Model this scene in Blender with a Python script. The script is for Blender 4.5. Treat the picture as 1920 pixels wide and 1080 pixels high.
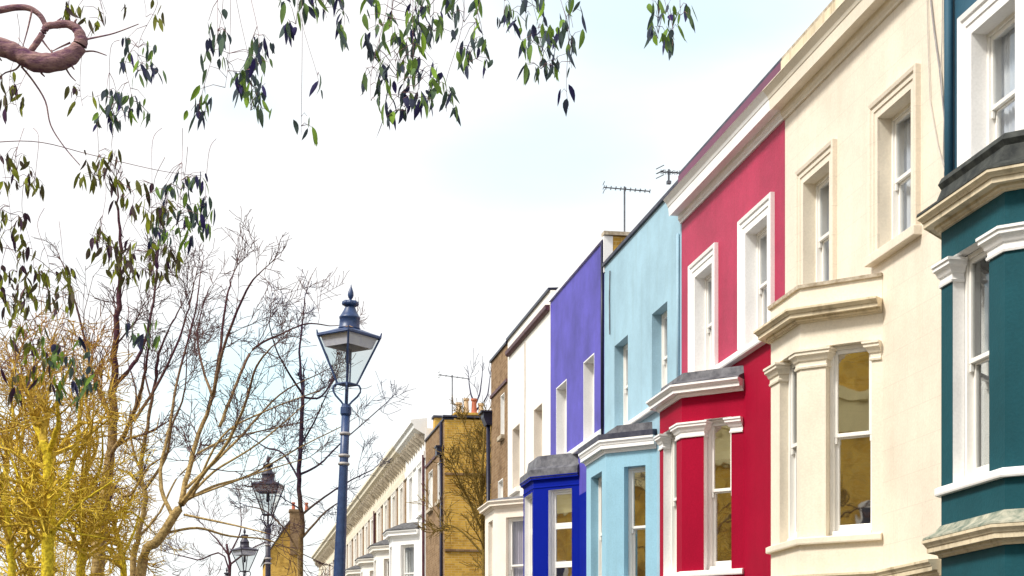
import bpy, math, random
from mathutils import Vector, Matrix
random.seed(7)
scene = bpy.context.scene
for o in list(bpy.data.objects): bpy.data.objects.remove(o)

# ------------------------------------------------------------------ camera
FPX, VPX, HOR, EYE = 3300.0, 360.0, 1350.0, 1.6      # focal length, street vanishing point and horizon of the 1920 px photo
YAW = math.atan((960 - VPX) / FPX)
SN, CS = math.sin(YAW), math.cos(YAW)
cam = bpy.data.cameras.new('camera')
cam.sensor_width = 36.0
cam.lens = FPX / 1920 * 36.0
cam.shift_y = (HOR - 540) / 1920
cam.clip_start, cam.clip_end = 0.1, 3000
camo = bpy.data.objects.new('camera', cam)
scene.collection.objects.link(camo)
camo.location = (0, 0, EYE)
camo.rotation_euler = (math.radians(90), 0, -YAW)
scene.camera = camo

def at(px, py, Z):
    u = (px - 960) / FPX
    return Vector((Z * (SN + u * CS), Z * (CS - u * SN), EYE + (HOR - py) / FPX * Z))

# ------------------------------------------------------------------ light
SUN_EL, SUN_AZ = math.radians(48), math.atan2(-0.92, -0.30)   # azimuth clockwise from +Y
EXPOSURE = 1.6
world = bpy.data.worlds.new('World')
scene.world = world
world.use_nodes = True
nt = world.node_tree
nt.nodes.clear()
def wn(t, **k):
    n = nt.nodes.new(t)
    for a, b in k.items(): setattr(n, a, b)
    return n
wout = wn('ShaderNodeOutputWorld')
sky = wn('ShaderNodeTexSky', sky_type='NISHITA', sun_disc=False)
sky.sun_elevation, sky.sun_rotation = SUN_EL, SUN_AZ
bg1 = wn('ShaderNodeBackground'); bg1.inputs[1].default_value = 0.10
bg2 = wn('ShaderNodeBackground'); bg2.inputs[0].default_value = (1, 1, 1, 1); bg2.inputs[1].default_value = 0.37
tc = wn('ShaderNodeTexCoord')
mp = wn('ShaderNodeMapping'); mp.inputs['Scale'].default_value = (1.0, 1.0, 2.6); mp.inputs['Location'].default_value = (0.35, 0.1, 0.62)
nz = wn('ShaderNodeTexNoise'); nz.inputs['Scale'].default_value = 3.4; nz.inputs['Detail'].default_value = 5; nz.inputs['Roughness'].default_value = 0.5
rp = wn('ShaderNodeValToRGB')
rp.color_ramp.elements[0].position = 0.33; rp.color_ramp.elements[0].color = (0.93, 0.93, 0.93, 1)
rp.color_ramp.elements[1].position = 0.50; rp.color_ramp.elements[1].color = (1, 1, 1, 1)
mx = wn('ShaderNodeMixShader')
L = nt.links.new
L(tc.outputs['Generated'], mp.inputs[0]); L(mp.outputs[0], nz.inputs['Vector']); L(nz.outputs['Fac'], rp.inputs[0])
# a few places where the cloud thins and the blue shows faintly (fixed directions in the sky)
cov = rp.outputs[0]
for (px, py, rad, zs, amt) in ((1010, 300, 0.105, 2.6, 0.30), (470, 720, 0.085, 1.5, 0.42), (450, 200, 0.06, 2.2, 0.24), (1260, 15, 0.10, 3.0, 0.30), (-900, 300, .3, 1.6, .3), (3200, -500, .4, 1.6, .3)):
    dv = (at(px, py, 1.0) - Vector((0, 0, EYE))).normalized()
    vm = wn('ShaderNodeVectorMath', operation='SUBTRACT'); L(tc.outputs['Generated'], vm.inputs[0]); vm.inputs[1].default_value = dv
    vs2 = wn('ShaderNodeVectorMath', operation='MULTIPLY'); L(vm.outputs[0], vs2.inputs[0]); vs2.inputs[1].default_value = (1, 1, zs)
    ln = wn('ShaderNodeVectorMath', operation='LENGTH'); L(vs2.outputs[0], ln.inputs[0])
    na = wn('ShaderNodeMath', operation='MULTIPLY_ADD'); L(nz.outputs['Fac'], na.inputs[0]); na.inputs[1].default_value = rad * 1.6; L(ln.outputs['Value'], na.inputs[2])
    mr = wn('ShaderNodeMapRange', interpolation_type='SMOOTHSTEP'); L(na.outputs[0], mr.inputs[0]); mr.inputs[1].default_value = rad * .8; mr.inputs[2].default_value = rad * 1.9; mr.inputs[3].default_value = 1 - amt; mr.inputs[4].default_value = 1
    mu = wn('ShaderNodeMath', operation='MULTIPLY'); L(cov, mu.inputs[0]); L(mr.outputs[0], mu.inputs[1]); cov = mu.outputs[0]
tint = wn('ShaderNodeMix', data_type='RGBA', blend_type='MULTIPLY'); tint.inputs[0].default_value = 1; tint.inputs[7].default_value = (0.8, 1.2, 1.0, 1)   # high thin cloud greys the blue towards cyan
L(sky.outputs[0], tint.inputs[6]); L(tint.outputs[2], bg1.inputs[0]); L(cov, mx.inputs[0]); L(bg1.outputs[0], mx.inputs[1]); L(bg2.outputs[0], mx.inputs[2])
L(mx.outputs[0], wout.inputs[0])
sun = bpy.data.lights.new('sun', 'SUN'); sun.energy = 1.5; sun.angle = math.radians(11); sun.color = (1.0, 0.95, 0.86)
suno = bpy.data.objects.new('sun', sun); scene.collection.objects.link(suno)
sd = Vector((math.sin(SUN_AZ) * math.cos(SUN_EL), math.cos(SUN_AZ) * math.cos(SUN_EL), math.sin(SUN_EL)))
suno.rotation_euler = (-sd).to_track_quat('-Z', 'Y').to_euler()
suno.location = (0, 0, 40)
vs = scene.view_settings
vs.view_transform = 'Standard'; vs.look = 'None'; vs.gamma = 1; vs.use_curve_mapping = False; vs.exposure = EXPOSURE

# ------------------------------------------------------------------ materials
def base_mat(name):
    m = bpy.data.materials.new(name); m.use_nodes = True
    t = m.node_tree; b = t.nodes['Principled BSDF']
    return m, t, b
def N(t, ty, **k):
    n = t.nodes.new(ty)
    for a, b in k.items():
        if a in n.inputs: n.inputs[a].default_value = b
        else: setattr(n, a, b)
    return n
def mulcol(t, c1, fac_sock, dark, light=(1.04, 1.04, 1.04)):
    r = N(t, 'ShaderNodeValToRGB')
    r.color_ramp.elements[0].color = (*[c * d for c, d in zip(c1, dark)], 1)
    r.color_ramp.elements[1].color = (*[min(1, c * d) for c, d in zip(c1, light)], 1)
    t.links.new(fac_sock, r.inputs[0]); return r
def paint(name, col, rough=0.55, var=0.88, bump=0.18, grime_shade=(0.75, 0.7, 0.62), streak=0.35, spec=0.5, scored=False, grain=0.05):
    m, t, b = base_mat(name)
    g = N(t, 'ShaderNodeNewGeometry')
    n1 = N(t, 'ShaderNodeTexNoise', Scale=1.1, Detail=6, Roughness=0.65)
    t.links.new(g.outputs['Position'], n1.inputs['Vector'])
    r = mulcol(t, col, n1.outputs['Fac'], (var, var, var))
    r.color_ramp.elements[0].position = 0.3; r.color_ramp.elements[1].position = 0.65
    # weather streaks running down the wall
    mpg = N(t, 'ShaderNodeMapping'); mpg.inputs['Scale'].default_value = (5, 5, 0.35)
    n2 = N(t, 'ShaderNodeTexNoise', Scale=1.0, Detail=5, Roughness=0.6)
    t.links.new(g.outputs['Position'], mpg.inputs[0]); t.links.new(mpg.outputs[0], n2.inputs['Vector'])
    rr = N(t, 'ShaderNodeMapRange'); rr.inputs[1].default_value = 0.52; rr.inputs[2].default_value = 0.74; rr.inputs[3].default_value = 0; rr.inputs[4].default_value = streak
    t.links.new(n2.outputs['Fac'], rr.inputs[0])
    mixc = N(t, 'ShaderNodeMix', data_type='RGBA')
    t.links.new(rr.outputs[0], mixc.inputs[0]); t.links.new(r.outputs[0], mixc.inputs[6])
    mixc.inputs[7].default_value = (*[c * q for c, q in zip(col, grime_shade)], 1)
    last = mixc.outputs[2]
    if scored:                                       # stucco lined out in imitation of stone blocks
        sx = N(t, 'ShaderNodeSeparateXYZ'); t.links.new(g.outputs['Position'], sx.inputs[0])
        cb = N(t, 'ShaderNodeCombineXYZ'); t.links.new(sx.outputs['Y'], cb.inputs[0]); t.links.new(sx.outputs['Z'], cb.inputs[1])
        bk = N(t, 'ShaderNodeTexBrick', Scale=1.0); bk.inputs['Mortar Size'].default_value = 0.006
        bk.inputs['Brick Width'].default_value = 0.8; bk.inputs['Row Height'].default_value = 0.36; bk.inputs['Mortar Smooth'].default_value = 0.5
        t.links.new(cb.outputs[0], bk.inputs['Vector'])
        m2 = N(t, 'ShaderNodeMix', data_type='RGBA'); mm = N(t, 'ShaderNodeMath', operation='MULTIPLY'); mm.inputs[1].default_value = 0.28
        t.links.new(bk.outputs['Fac'], mm.inputs[0]); t.links.new(mm.outputs[0], m2.inputs[0]); t.links.new(last, m2.inputs[6])
        m2.inputs[7].default_value = (*[c * 0.6 for c in col], 1); last = m2.outputs[2]
    n3 = N(t, 'ShaderNodeTexNoise', Scale=38.0, Detail=4); t.links.new(g.outputs['Position'], n3.inputs['Vector'])
    sp_ = N(t, 'ShaderNodeMapRange'); sp_.inputs[1].default_value = .32; sp_.inputs[2].default_value = .68; sp_.inputs[3].default_value = 1 - grain; sp_.inputs[4].default_value = 1 + grain
    t.links.new(n3.outputs['Fac'], sp_.inputs[0])
    m3 = N(t, 'ShaderNodeMix', data_type='RGBA', blend_type='MULTIPLY'); m3.inputs[0].default_value = 1
    t.links.new(last, m3.inputs[6]); t.links.new(sp_.outputs[0], m3.inputs[7])
    t.links.new(m3.outputs[2], b.inputs['Base Color'])
    b.inputs['Roughness'].default_value = rough
    b.inputs['Specular IOR Level'].default_value = spec
    bp = N(t, 'ShaderNodeBump'); bp.inputs['Strength'].default_value = bump; bp.inputs['Distance'].default_value = 0.012
    t.links.new(n3.outputs['Fac'], bp.inputs['Height']); t.links.new(bp.outputs[0], b.inputs['Normal'])
    return m
def brick(name, c1, c2, mortar, patch=(0.42, 0.36, 0.3)):
    m, t, b = base_mat(name)
    g = N(t, 'ShaderNodeNewGeometry'); sx = N(t, 'ShaderNodeSeparateXYZ'); t.links.new(g.outputs['Position'], sx.inputs[0])
    ad = N(t, 'ShaderNodeMath', operation='ADD'); t.links.new(sx.outputs['X'], ad.inputs[0]); t.links.new(sx.outputs['Y'], ad.inputs[1])
    cb = N(t, 'ShaderNodeCombineXYZ'); t.links.new(ad.outputs[0], cb.inputs[0]); t.links.new(sx.outputs['Z'], cb.inputs[1])
    bk = N(t, 'ShaderNodeTexBrick', Scale=1.0); bk.inputs['Brick Width'].default_value = 0.225; bk.inputs['Row Height'].default_value = 0.075
    bk.inputs['Mortar Size'].default_value = 0.008; bk.inputs['Color1'].default_value = (*c1, 1); bk.inputs['Color2'].default_value = (*c2, 1); bk.inputs['Mortar'].default_value = (*mortar, 1)
    t.links.new(cb.outputs[0], bk.inputs['Vector'])
    n1 = N(t, 'ShaderNodeTexNoise', Scale=1.6, Detail=8, Roughness=0.75); t.links.new(g.outputs['Position'], n1.inputs['Vector'])
    rr = N(t, 'ShaderNodeMapRange'); rr.inputs[1].default_value = 0.47; rr.inputs[2].default_value = 0.68; rr.inputs[4].default_value = 0.8
    t.links.new(n1.outputs['Fac'], rr.inputs[0])
    mixc = N(t, 'ShaderNodeMix', data_type='RGBA', blend_type='MULTIPLY'); t.links.new(rr.outputs[0], mixc.inputs[0]); t.links.new(bk.outputs['Color'], mixc.inputs[6]); mixc.inputs[7].default_value = (*patch, 1)
    t.links.new(mixc.outputs[2], b.inputs['Base Color']); b.inputs['Roughness'].default_value = 0.9; b.inputs['Specular IOR Level'].default_value = 0.2
    bp = N(t, 'ShaderNodeBump'); bp.inputs['Strength'].default_value = 0.5; bp.inputs['Distance'].default_value = 0.01; bp.invert = True
    t.links.new(bk.outputs['Fac'], bp.inputs['Height']); t.links.new(bp.outputs[0], b.inputs['Normal'])
    return m
def rough_mat(name, ca, cb_, scale=6, rough=0.8, bump=0.3, spec=0.3, metallic=0, stretch=(1, 1, 1)):
    m, t, b = base_mat(name)
    g = N(t, 'ShaderNodeNewGeometry'); mpg = N(t, 'ShaderNodeMapping'); mpg.inputs['Scale'].default_value = stretch
    n1 = N(t, 'ShaderNodeTexNoise', Scale=scale, Detail=7, Roughness=0.68)
    t.links.new(g.outputs['Position'], mpg.inputs[0]); t.links.new(mpg.outputs[0], n1.inputs['Vector'])
    r = N(t, 'ShaderNodeValToRGB'); r.color_ramp.elements[0].position = 0.35; r.color_ramp.elements[1].position = 0.65
    r.color_ramp.elements[0].color = (*ca, 1); r.color_ramp.elements[1].color = (*cb_, 1)
    t.links.new(n1.outputs['Fac'], r.inputs[0]); t.links.new(r.outputs[0], b.inputs['Base Color'])
    b.inputs['Roughness'].default_value = rough; b.inputs['Specular IOR Level'].default_value = spec; b.inputs['Metallic'].default_value = metallic
    bp = N(t, 'ShaderNodeBump'); bp.inputs['Strength'].default_value = bump; bp.inputs['Distance'].default_value = 0.02
    t.links.new(n1.outputs['Fac'], bp.inputs['Height']); t.links.new(bp.outputs[0], b.inputs['Normal'])
    return m
def bark(name, low, high, z0, z1, scale=9):
    """one bark colour at the foot of the tree, blending into another higher up"""
    m, t, b = base_mat(name)
    g = N(t, 'ShaderNodeNewGeometry'); n1 = N(t, 'ShaderNodeTexNoise', Scale=scale, Detail=7, Roughness=0.7); t.links.new(g.outputs['Position'], n1.inputs['Vector'])
    sx = N(t, 'ShaderNodeSeparateXYZ'); t.links.new(g.outputs['Position'], sx.inputs[0])
    r = N(t, 'ShaderNodeMapRange'); r.inputs[1].default_value = z0; r.inputs[2].default_value = z1; t.links.new(sx.outputs['Z'], r.inputs[0])
    ad = N(t, 'ShaderNodeMath', operation='MULTIPLY_ADD'); ad.inputs[1].default_value = 0.9; t.links.new(n1.outputs['Fac'], ad.inputs[0])
    ad.inputs[2].default_value = -0.45
    su = N(t, 'ShaderNodeMath', operation='ADD', use_clamp=True); t.links.new(r.outputs[0], su.inputs[0]); t.links.new(ad.outputs[0], su.inputs[1])
    mxc = N(t, 'ShaderNodeMix', data_type='RGBA'); t.links.new(su.outputs[0], mxc.inputs[0]); mxc.inputs[6].default_value = (*low, 1); mxc.inputs[7].default_value = (*high, 1)
    n2 = N(t, 'ShaderNodeTexNoise', Scale=scale * 3, Detail=5); t.links.new(g.outputs['Position'], n2.inputs['Vector'])
    m2 = N(t, 'ShaderNodeMix', data_type='RGBA', blend_type='MULTIPLY'); m2.inputs[0].default_value = 1; t.links.new(mxc.outputs[2], m2.inputs[6])
    r2 = N(t, 'ShaderNodeValToRGB'); r2.color_ramp.elements[0].position = .35; r2.color_ramp.elements[0].color = (.45, .42, .4, 1); r2.color_ramp.elements[1].position = .62; t.links.new(n2.outputs['Fac'], r2.inputs[0]); t.links.new(r2.outputs[0], m2.inputs[7])
    t.links.new(m2.outputs[2], b.inputs['Base Color']); b.inputs['Roughness'].default_value = .9; b.inputs['Specular IOR Level'].default_value = .2
    bp = N(t, 'ShaderNodeBump'); bp.inputs['Strength'].default_value = .6; bp.inputs['Distance'].default_value = .02; t.links.new(n2.outputs['Fac'], bp.inputs['Height']); t.links.new(bp.outputs[0], b.inputs['Normal'])
    return m
def glass(name, ior=1.9, tint=(0.95, 0.97, 1.0), ripple=0.012):
    m, t, b = base_mat(name); t.nodes.remove(b)
    tr = N(t, 'ShaderNodeBsdfTransparent'); tr.inputs[0].default_value = (0.82, 0.84, 0.84, 1)
    gl = N(t, 'ShaderNodeBsdfGlossy'); gl.inputs['Color'].default_value = (*tint, 1); gl.inputs['Roughness'].default_value = 0.02
    f0 = ((ior - 1) / (ior + 1)) ** 2
    lw = N(t, 'ShaderNodeLayerWeight'); lw.inputs['Blend'].default_value = 0.5
    pw_ = N(t, 'ShaderNodeMath', operation='POWER'); pw_.inputs[1].default_value = 5.0
    fr = N(t, 'ShaderNodeMapRange'); fr.inputs[3].default_value = f0; fr.inputs[4].default_value = 1.0
    t.links.new(lw.outputs['Facing'], pw_.inputs[0]); t.links.new(pw_.outputs[0], fr.inputs[0])
    mxs = N(t, 'ShaderNodeMixShader')
    g = N(t, 'ShaderNodeNewGeometry'); n1 = N(t, 'ShaderNodeTexNoise', Scale=2.2, Detail=2); t.links.new(g.outputs['Position'], n1.inputs['Vector'])
    bp = N(t, 'ShaderNodeBump'); bp.inputs['Strength'].default_value = ripple; bp.inputs['Distance'].default_value = 0.1
    t.links.new(n1.outputs['Fac'], bp.inputs['Height']); t.links.new(bp.outputs[0], gl.inputs['Normal'])
    t.links.new(fr.outputs[0], mxs.inputs[0]); t.links.new(tr.outputs[0], mxs.inputs[1]); t.links.new(gl.outputs[0], mxs.inputs[2])
    t.links.new(mxs.outputs[0], t.nodes['Material Output'].inputs[0])
    return m
def leaf_mat(name, ca, cb_, cc):
    m, t, b = base_mat(name)
    g = N(t, 'ShaderNodeNewGeometry')
    r = N(t, 'ShaderNodeValToRGB'); r.color_ramp.elements[0].color = (*ca, 1); r.color_ramp.elements[1].color = (*cc, 1)
    e = r.color_ramp.elements.new(0.55); e.color = (*cb_, 1)
    t.links.new(g.outputs['Random Per Island'], r.inputs[0]); t.links.new(r.outputs[0], b.inputs['Base Color'])
    b.inputs['Roughness'].default_value = 0.85; b.inputs['Specular IOR Level'].default_value = 0.15
    tl = N(t, 'ShaderNodeBsdfTranslucent'); t.links.new(r.outputs[0], tl.inputs[0])
    mxs = N(t, 'ShaderNodeMixShader'); mxs.inputs[0].default_value = 0.15
    t.links.new(b.outputs[0], mxs.inputs[1]); t.links.new(tl.outputs[0], mxs.inputs[2]); t.links.new(mxs.outputs[0], t.nodes['Material Output'].inputs[0])
    return m

M = dict(
    
    red=paint('pinkish_red_paint', (0.43, 0.032, 0.088), 0.6, bump=0.25, spec=0.25, streak=.4, var=.74, grain=.09), crimson=paint('crimson_paint', (0.33, 0.003, 0.028), 0.7, spec=0.08),
    cream=paint('cream_stucco', (0.775, 0.69, 0.575), 0.6, scored=True, streak=0.2), creamp=paint('cream_paint', (0.79, 0.715, 0.59), 0.55, streak=0.2),
    creamdirty=paint('weathered_cream', (0.76, 0.65, 0.46), 0.6, var=0.7, streak=0.8, grime_shade=(0.35, 0.3, 0.22)),
    blue=paint('pale_blue_paint', (0.33, 0.515, 0.63), 0.6, var=0.82, spec=0.3), blued=paint('light_blue_paint', (0.29, 0.52, 0.66), 0.6, spec=0.25),
    purple=paint('violet_paint', (0.10, 0.083, 0.46), 0.6, var=0.62, spec=0.25), royal=paint('royal_blue_paint', (0.002, 0.012, 0.27), 0.7, spec=0.06),
    white=paint('white_gloss_paint', (0.88, 0.87, 0.86), 0.45, var=0.94, streak=0.12, bump=0.05, grain=0.04), offwhite=paint('off_white_render', (0.86, 0.82, 0.76), 0.6, var=0.93, streak=0.2),
    buff=paint('buff_render', (0.85, 0.76, 0.66), 0.6, streak=0.2),
    teal=paint('dark_teal_paint', (0.032, 0.105, 0.165), 0.6, var=0.78, spec=0.22), tealg=paint('green_teal_paint', (0.010, 0.076, 0.098), 0.65, var=0.75, spec=0.14),
    sash=paint('white_sash_paint', (0.84, 0.82, 0.78), 0.4, var=0.95, streak=0.05, bump=0.02, grain=0.02),
    lead=rough_mat('sheet_lead', (0.055, 0.055, 0.068), (0.18, 0.18, 0.20), 5, 0.65, 0.3), mossl=rough_mat('mossy_lead', (0.010, 0.013, 0.014), (0.055, 0.06, 0.055), 7, 0.75, 0.6),
    moss=rough_mat('moss_stained_ledge', (0.12, 0.16, 0.13), (0.46, 0.44, 0.35), 7, 0.9, 0.6),
    lead_dark=rough_mat('dark_flashing', (0.03, 0.035, 0.06), (0.09, 0.09, 0.12), 5, 0.6, 0.2), maroon=rough_mat('maroon_gutter_paint', (0.06, 0.02, 0.03), (0.14, 0.06, 0.07), 6, 0.5, 0.1),
    stone=rough_mat('weathered_stone', (0.3, 0.24, 0.16), (0.62, 0.55, 0.45), 9, 0.85, 0.5), mauve=paint('plum_paint', (0.14, 0.02, 0.07), 0.5),
    brown_brick=brick('brown_stock_brick', (0.22, 0.13, 0.065), (0.31, 0.20, 0.11), (0.28, 0.21, 0.14)),
    gold_brick=brick('yellow_stock_brick', (0.72, 0.44, 0.08), (0.52, 0.29, 0.05), (0.66, 0.47, 0.18)),
    glass=glass('window_glass', 1.9), bayglass=glass('bay_glass', 6.0, (1, 0.97, 0.9), 0.022),
    curtain=rough_mat('pale_curtain', (0.55, 0.6, 0.72), (0.8, 0.82, 0.86), 3, 0.9, 0.1), net=rough_mat('lilac_net_curtain', (0.42, 0.36, 0.46), (0.62, 0.57, 0.66), 14, 0.9, 0.1, stretch=(1, 1, .1)),
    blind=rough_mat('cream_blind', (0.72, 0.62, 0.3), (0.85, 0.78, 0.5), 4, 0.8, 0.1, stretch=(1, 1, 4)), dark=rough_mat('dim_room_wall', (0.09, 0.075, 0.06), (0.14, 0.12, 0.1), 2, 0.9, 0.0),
    slate=rough_mat('slate_roof', (0.05, 0.05, 0.055), (0.14, 0.14, 0.15), 9, 0.8, 0.4), terracotta=rough_mat('terracotta', (0.45, 0.12, 0.07), (0.55, 0.2, 0.12), 9, 0.8, 0.3), potbuff=rough_mat('buff_clay', (0.55, 0.4, 0.24), (0.68, 0.5, 0.32), 9, 0.8, 0.3),
    lamp=rough_mat('lamp_post_paint', (0.006, 0.028, 0.11), (0.022, 0.06, 0.17), 14, 0.42, 0.12, 0.6), lampring=rough_mat('worn_ring', (0.3, 0.3, 0.34), (0.55, 0.5, 0.45), 20, 0.5, 0.1), rust=rough_mat('rusty_cap', (0.3, 0.16, 0.07), (0.5, 0.33, 0.18), 20, 0.8, 0.2),
    lampw=rough_mat('lamp_reflector', (0.66, 0.66, 0.82), (0.78, 0.78, 0.88), 20, 0.5, 0.1), lglass=glass('lantern_glass', 1.45),
    metal=rough_mat('grey_metal', (0.10, 0.11, 0.13), (0.2, 0.2, 0.22), 9, 0.4, 0.05, metallic=0.6), wire=rough_mat('grey_cable', (0.22, 0.21, 0.22), (0.34, 0.32, 0.32), 9, 0.6, 0.05), wirel=rough_mat('pale_cable', (0.5, 0.46, 0.42), (0.6, 0.55, 0.5), 9, 0.6, 0.05),
    navy=rough_mat('navy_pipe_paint', (0.006, 0.007, 0.022), (0.016, 0.016, 0.045), 9, 0.4, 0.1),
    bark_gold=bark('mossy_golden_bark', (0.85, 0.68, 0.05), (0.42, 0.22, 0.07), 4.6, 7.0), bark_tan=bark('tan_bark', (0.50, 0.36, 0.15), (0.085, 0.03, 0.05), 5.0, 6.8),
    twig_gold=bark('golden_twig_bark', (0.86, 0.64, 0.08), (0.36, 0.17, 0.06), 4.2, 6.6), twig=rough_mat('purple_brown_twig_bark', (0.06, 0.03, 0.04), (0.14, 0.08, 0.07), 3, 0.9, 0.2, 0.2), twig_blue=rough_mat('dark_twig_bark', (0.03, 0.03, 0.07), (0.07, 0.06, 0.10), 3, 0.9, 0.2, 0.2),
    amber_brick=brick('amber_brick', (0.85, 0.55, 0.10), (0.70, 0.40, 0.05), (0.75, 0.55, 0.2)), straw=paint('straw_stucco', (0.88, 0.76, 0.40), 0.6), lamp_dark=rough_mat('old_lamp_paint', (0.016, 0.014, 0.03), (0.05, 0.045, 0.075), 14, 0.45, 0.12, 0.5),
    bark_olive=bark('olive_bark', (0.24, 0.16, 0.035), (0.2, 0.13, 0.04), 20, 30),
    grime_shade=rough_mat('shaded_stucco', (0.30, 0.25, 0.19), (0.60, 0.53, 0.42), 4, 0.9, 0.4),
    twig_warm=bark('warm_twig_bark', (0.72, 0.50, 0.08), (0.26, 0.11, 0.05), 4.0, 6.4),
    bark_slim=bark('slim_tree_bark', (0.30, 0.2, 0.06), (0.04, 0.02, 0.05), 3.8, 5.6),
    bark_euc=rough_mat('brown_purple_bark', (0.13, 0.055, 0.11), (0.40, 0.25, 0.23), 26, 0.9, 1.0, 0.15, stretch=(.5, 1, 1.6)),
    leaf=leaf_mat('grey_green_leaf', (0.03, 0.02, 0.10), (0.075, 0.115, 0.09), (0.20, 0.34, 0.04)), leaf2=leaf_mat('olive_leaf', (0.05, 0.018, 0.055), (0.11, 0.11, 0.035), (0.24, 0.28, 0.02)),
    asphalt=rough_mat('asphalt', (0.04, 0.04, 0.042), (0.065, 0.063, 0.06), 40, 0.9, 0.3), paving=rough_mat('paving', (0.10, 0.095, 0.085), (0.16, 0.15, 0.14), 6, 0.9, 0.2), kerb=rough_mat('granite', (0.25, 0.25, 0.24), (0.36, 0.35, 0.34), 30, 0.85, 0.2), soil=rough_mat('earth', (0.07, 0.06, 0.035), (0.12, 0.12, 0.05), 2, 1.0, 0.4),
    door=paint('black_door_paint', (0.02, 0.02, 0.025), 0.3),
)

# ------------------------------------------------------------------ mesh helpers
class MB:
    def __init__(s): s.v = []; s.f = []; s.mi = []; s.cur = 0
    def quad(s, *p):
        n = len(s.v); s.v += [tuple(q) for q in p]; s.f.append(tuple(range(n, n + len(p)))); s.mi.append(s.cur)
    def mesh(s, vs_, fs_):
        n = len(s.v); s.v += [tuple(q) for q in vs_]
        for f in fs_: s.f.append(tuple(i + n for i in f)); s.mi.append(s.cur)
    def box(s, x0, x1, y0, y1, z0, z1):
        s.mesh([(x, y, z) for z in (z0, z1) for (x, y) in ((x0, y0), (x1, y0), (x1, y1), (x0, y1))],
               [(0, 3, 2, 1), (4, 5, 6, 7), (0, 1, 5, 4), (1, 2, 6, 5), (2, 3, 7, 6), (3, 0, 4, 7)])
    def lbox(s, fr, s0, s1, d0, d1, z0, z1):          # box in a wall frame: s along, d inward
        P, a, n = fr
        def w(q, d, z): return (P[0] + a[0] * q + n[0] * d, P[1] + a[1] * q + n[1] * d, z)
        c = [w(q, d, z) for z in (z0, z1) for (q, d) in ((s0, d0), (s1, d0), (s1, d1), (s0, d1))]
        s.mesh(c, [(0, 3, 2, 1), (4, 5, 6, 7), (0, 1, 5, 4), (1, 2, 6, 5), (2, 3, 7, 6), (3, 0, 4, 7)])
    def sweep(s, path, prof, fn=lambda p, h: (p[0], p[1], h), caps=True):
        n, k = len(path), len(prof)
        nr = []
        for i in range(n - 1):
            dx, dy = path[i + 1][0] - path[i][0], path[i + 1][1] - path[i][1]; l = math.hypot(dx, dy); nr.append((-dy / l, dx / l))
        vs_ = []
        for i in range(n):
            if i == 0: m = nr[0]
            elif i == n - 1: m = nr[-1]
            else:
                a, b = nr[i - 1], nr[i]; q = 1 + a[0] * b[0] + a[1] * b[1]; m = ((a[0] + b[0]) / q, (a[1] + b[1]) / q)
            for (o, h) in prof: vs_.append(fn((path[i][0] + m[0] * o, path[i][1] + m[1] * o), h))
        fs_ = []
        for i in range(n - 1):
            for j in range(k):
                j2 = (j + 1) % k; fs_.append((i * k + j, i * k + j2, (i + 1) * k + j2, (i + 1) * k + j))
        if caps: fs_ += [tuple(range(k))[::-1], tuple(range((n - 1) * k, n * k))]
        s.mesh(vs_, fs_)
    def tube(s, pts, r0, r1=None, sides=6, radii=None, cap=True):
        n = len(pts); pts = [Vector(p) for p in pts]
        if r1 is None: r1 = r0
        up = Vector((0.31, 0.2, 0.93)); vs_ = []
        for i in range(n):
            d = (pts[min(i + 1, n - 1)] - pts[max(i - 1, 0)])
            if d.length < 1e-9: d = Vector((0, 0, 1))
            d.normalize()
            if abs(d.dot(up)) > 0.95: a = d.cross(Vector((1, 0, 0))).normalized()
            else: a = d.cross(up).normalized()
            b = d.cross(a); r = radii[i] if radii else r0 + (r1 - r0) * i / (n - 1)
            for j in range(sides):
                t = 2 * math.pi * j / sides; vs_.append(pts[i] + a * (r * math.cos(t)) + b * (r * math.sin(t)))
        fs_ = [(i * sides + j, i * sides + (j + 1) % sides, (i + 1) * sides + (j + 1) % sides, (i + 1) * sides + j) for i in range(n - 1) for j in range(sides)]
        if cap: fs_ += [tuple(range(sides))[::-1], tuple(range((n - 1) * sides, n * sides))]
        s.mesh(vs_, fs_)
    def lathe(s, prof, c=(0, 0), sides=20, off=0.0, closed=True):
        vs_ = []
        for (r, z) in prof:
            for j in range(sides):
                t = 2 * math.pi * j / sides + off; vs_.append((c[0] + r * math.cos(t), c[1] + r * math.sin(t), z))
        n = len(prof)
        fs_ = [(i * sides + j, i * sides + (j + 1) % sides, (i + 1) * sides + (j + 1) % sides, (i + 1) * sides + j) for i in range(n - 1) for j in range(sides)]
        if closed: fs_ += [tuple(range(sides))[::-1], tuple(range((n - 1) * sides, n * sides))]
        s.mesh(vs_, fs_)
ORG = {}
def obj(name, mb, mats, parent=None, smooth=False, bevel=0, loc=None):
    if not isinstance(mats, (list, tuple)): mats = [mats]
    org = ORG[parent.name] if parent else Vector(loc or (0, 0, 0))
    me = bpy.data.meshes.new(name)
    me.from_pydata([(v[0] - org.x, v[1] - org.y, v[2] - org.z) for v in mb.v], [], mb.f); me.update()
    for m in mats: me.materials.append(m)
    if len(mats) > 1: me.polygons.foreach_set('material_index', mb.mi)
    if smooth: me.polygons.foreach_set('use_smooth', [True] * len(me.polygons))
    import bmesh
    b = bmesh.new(); b.from_mesh(me); bmesh.ops.recalc_face_normals(b, faces=b.faces); b.to_mesh(me); b.free()
    o = bpy.data.objects.new(name, me); scene.collection.objects.link(o)
    if parent: o.parent = parent
    else: o.location = org
    ORG[o.name] = org
    if bevel:
        md = o.modifiers.new('bevel', 'BEVEL'); md.width = bevel; md.segments = 2; md.limit_method = 'ANGLE'; md.harden_normals = False
    return o
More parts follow.
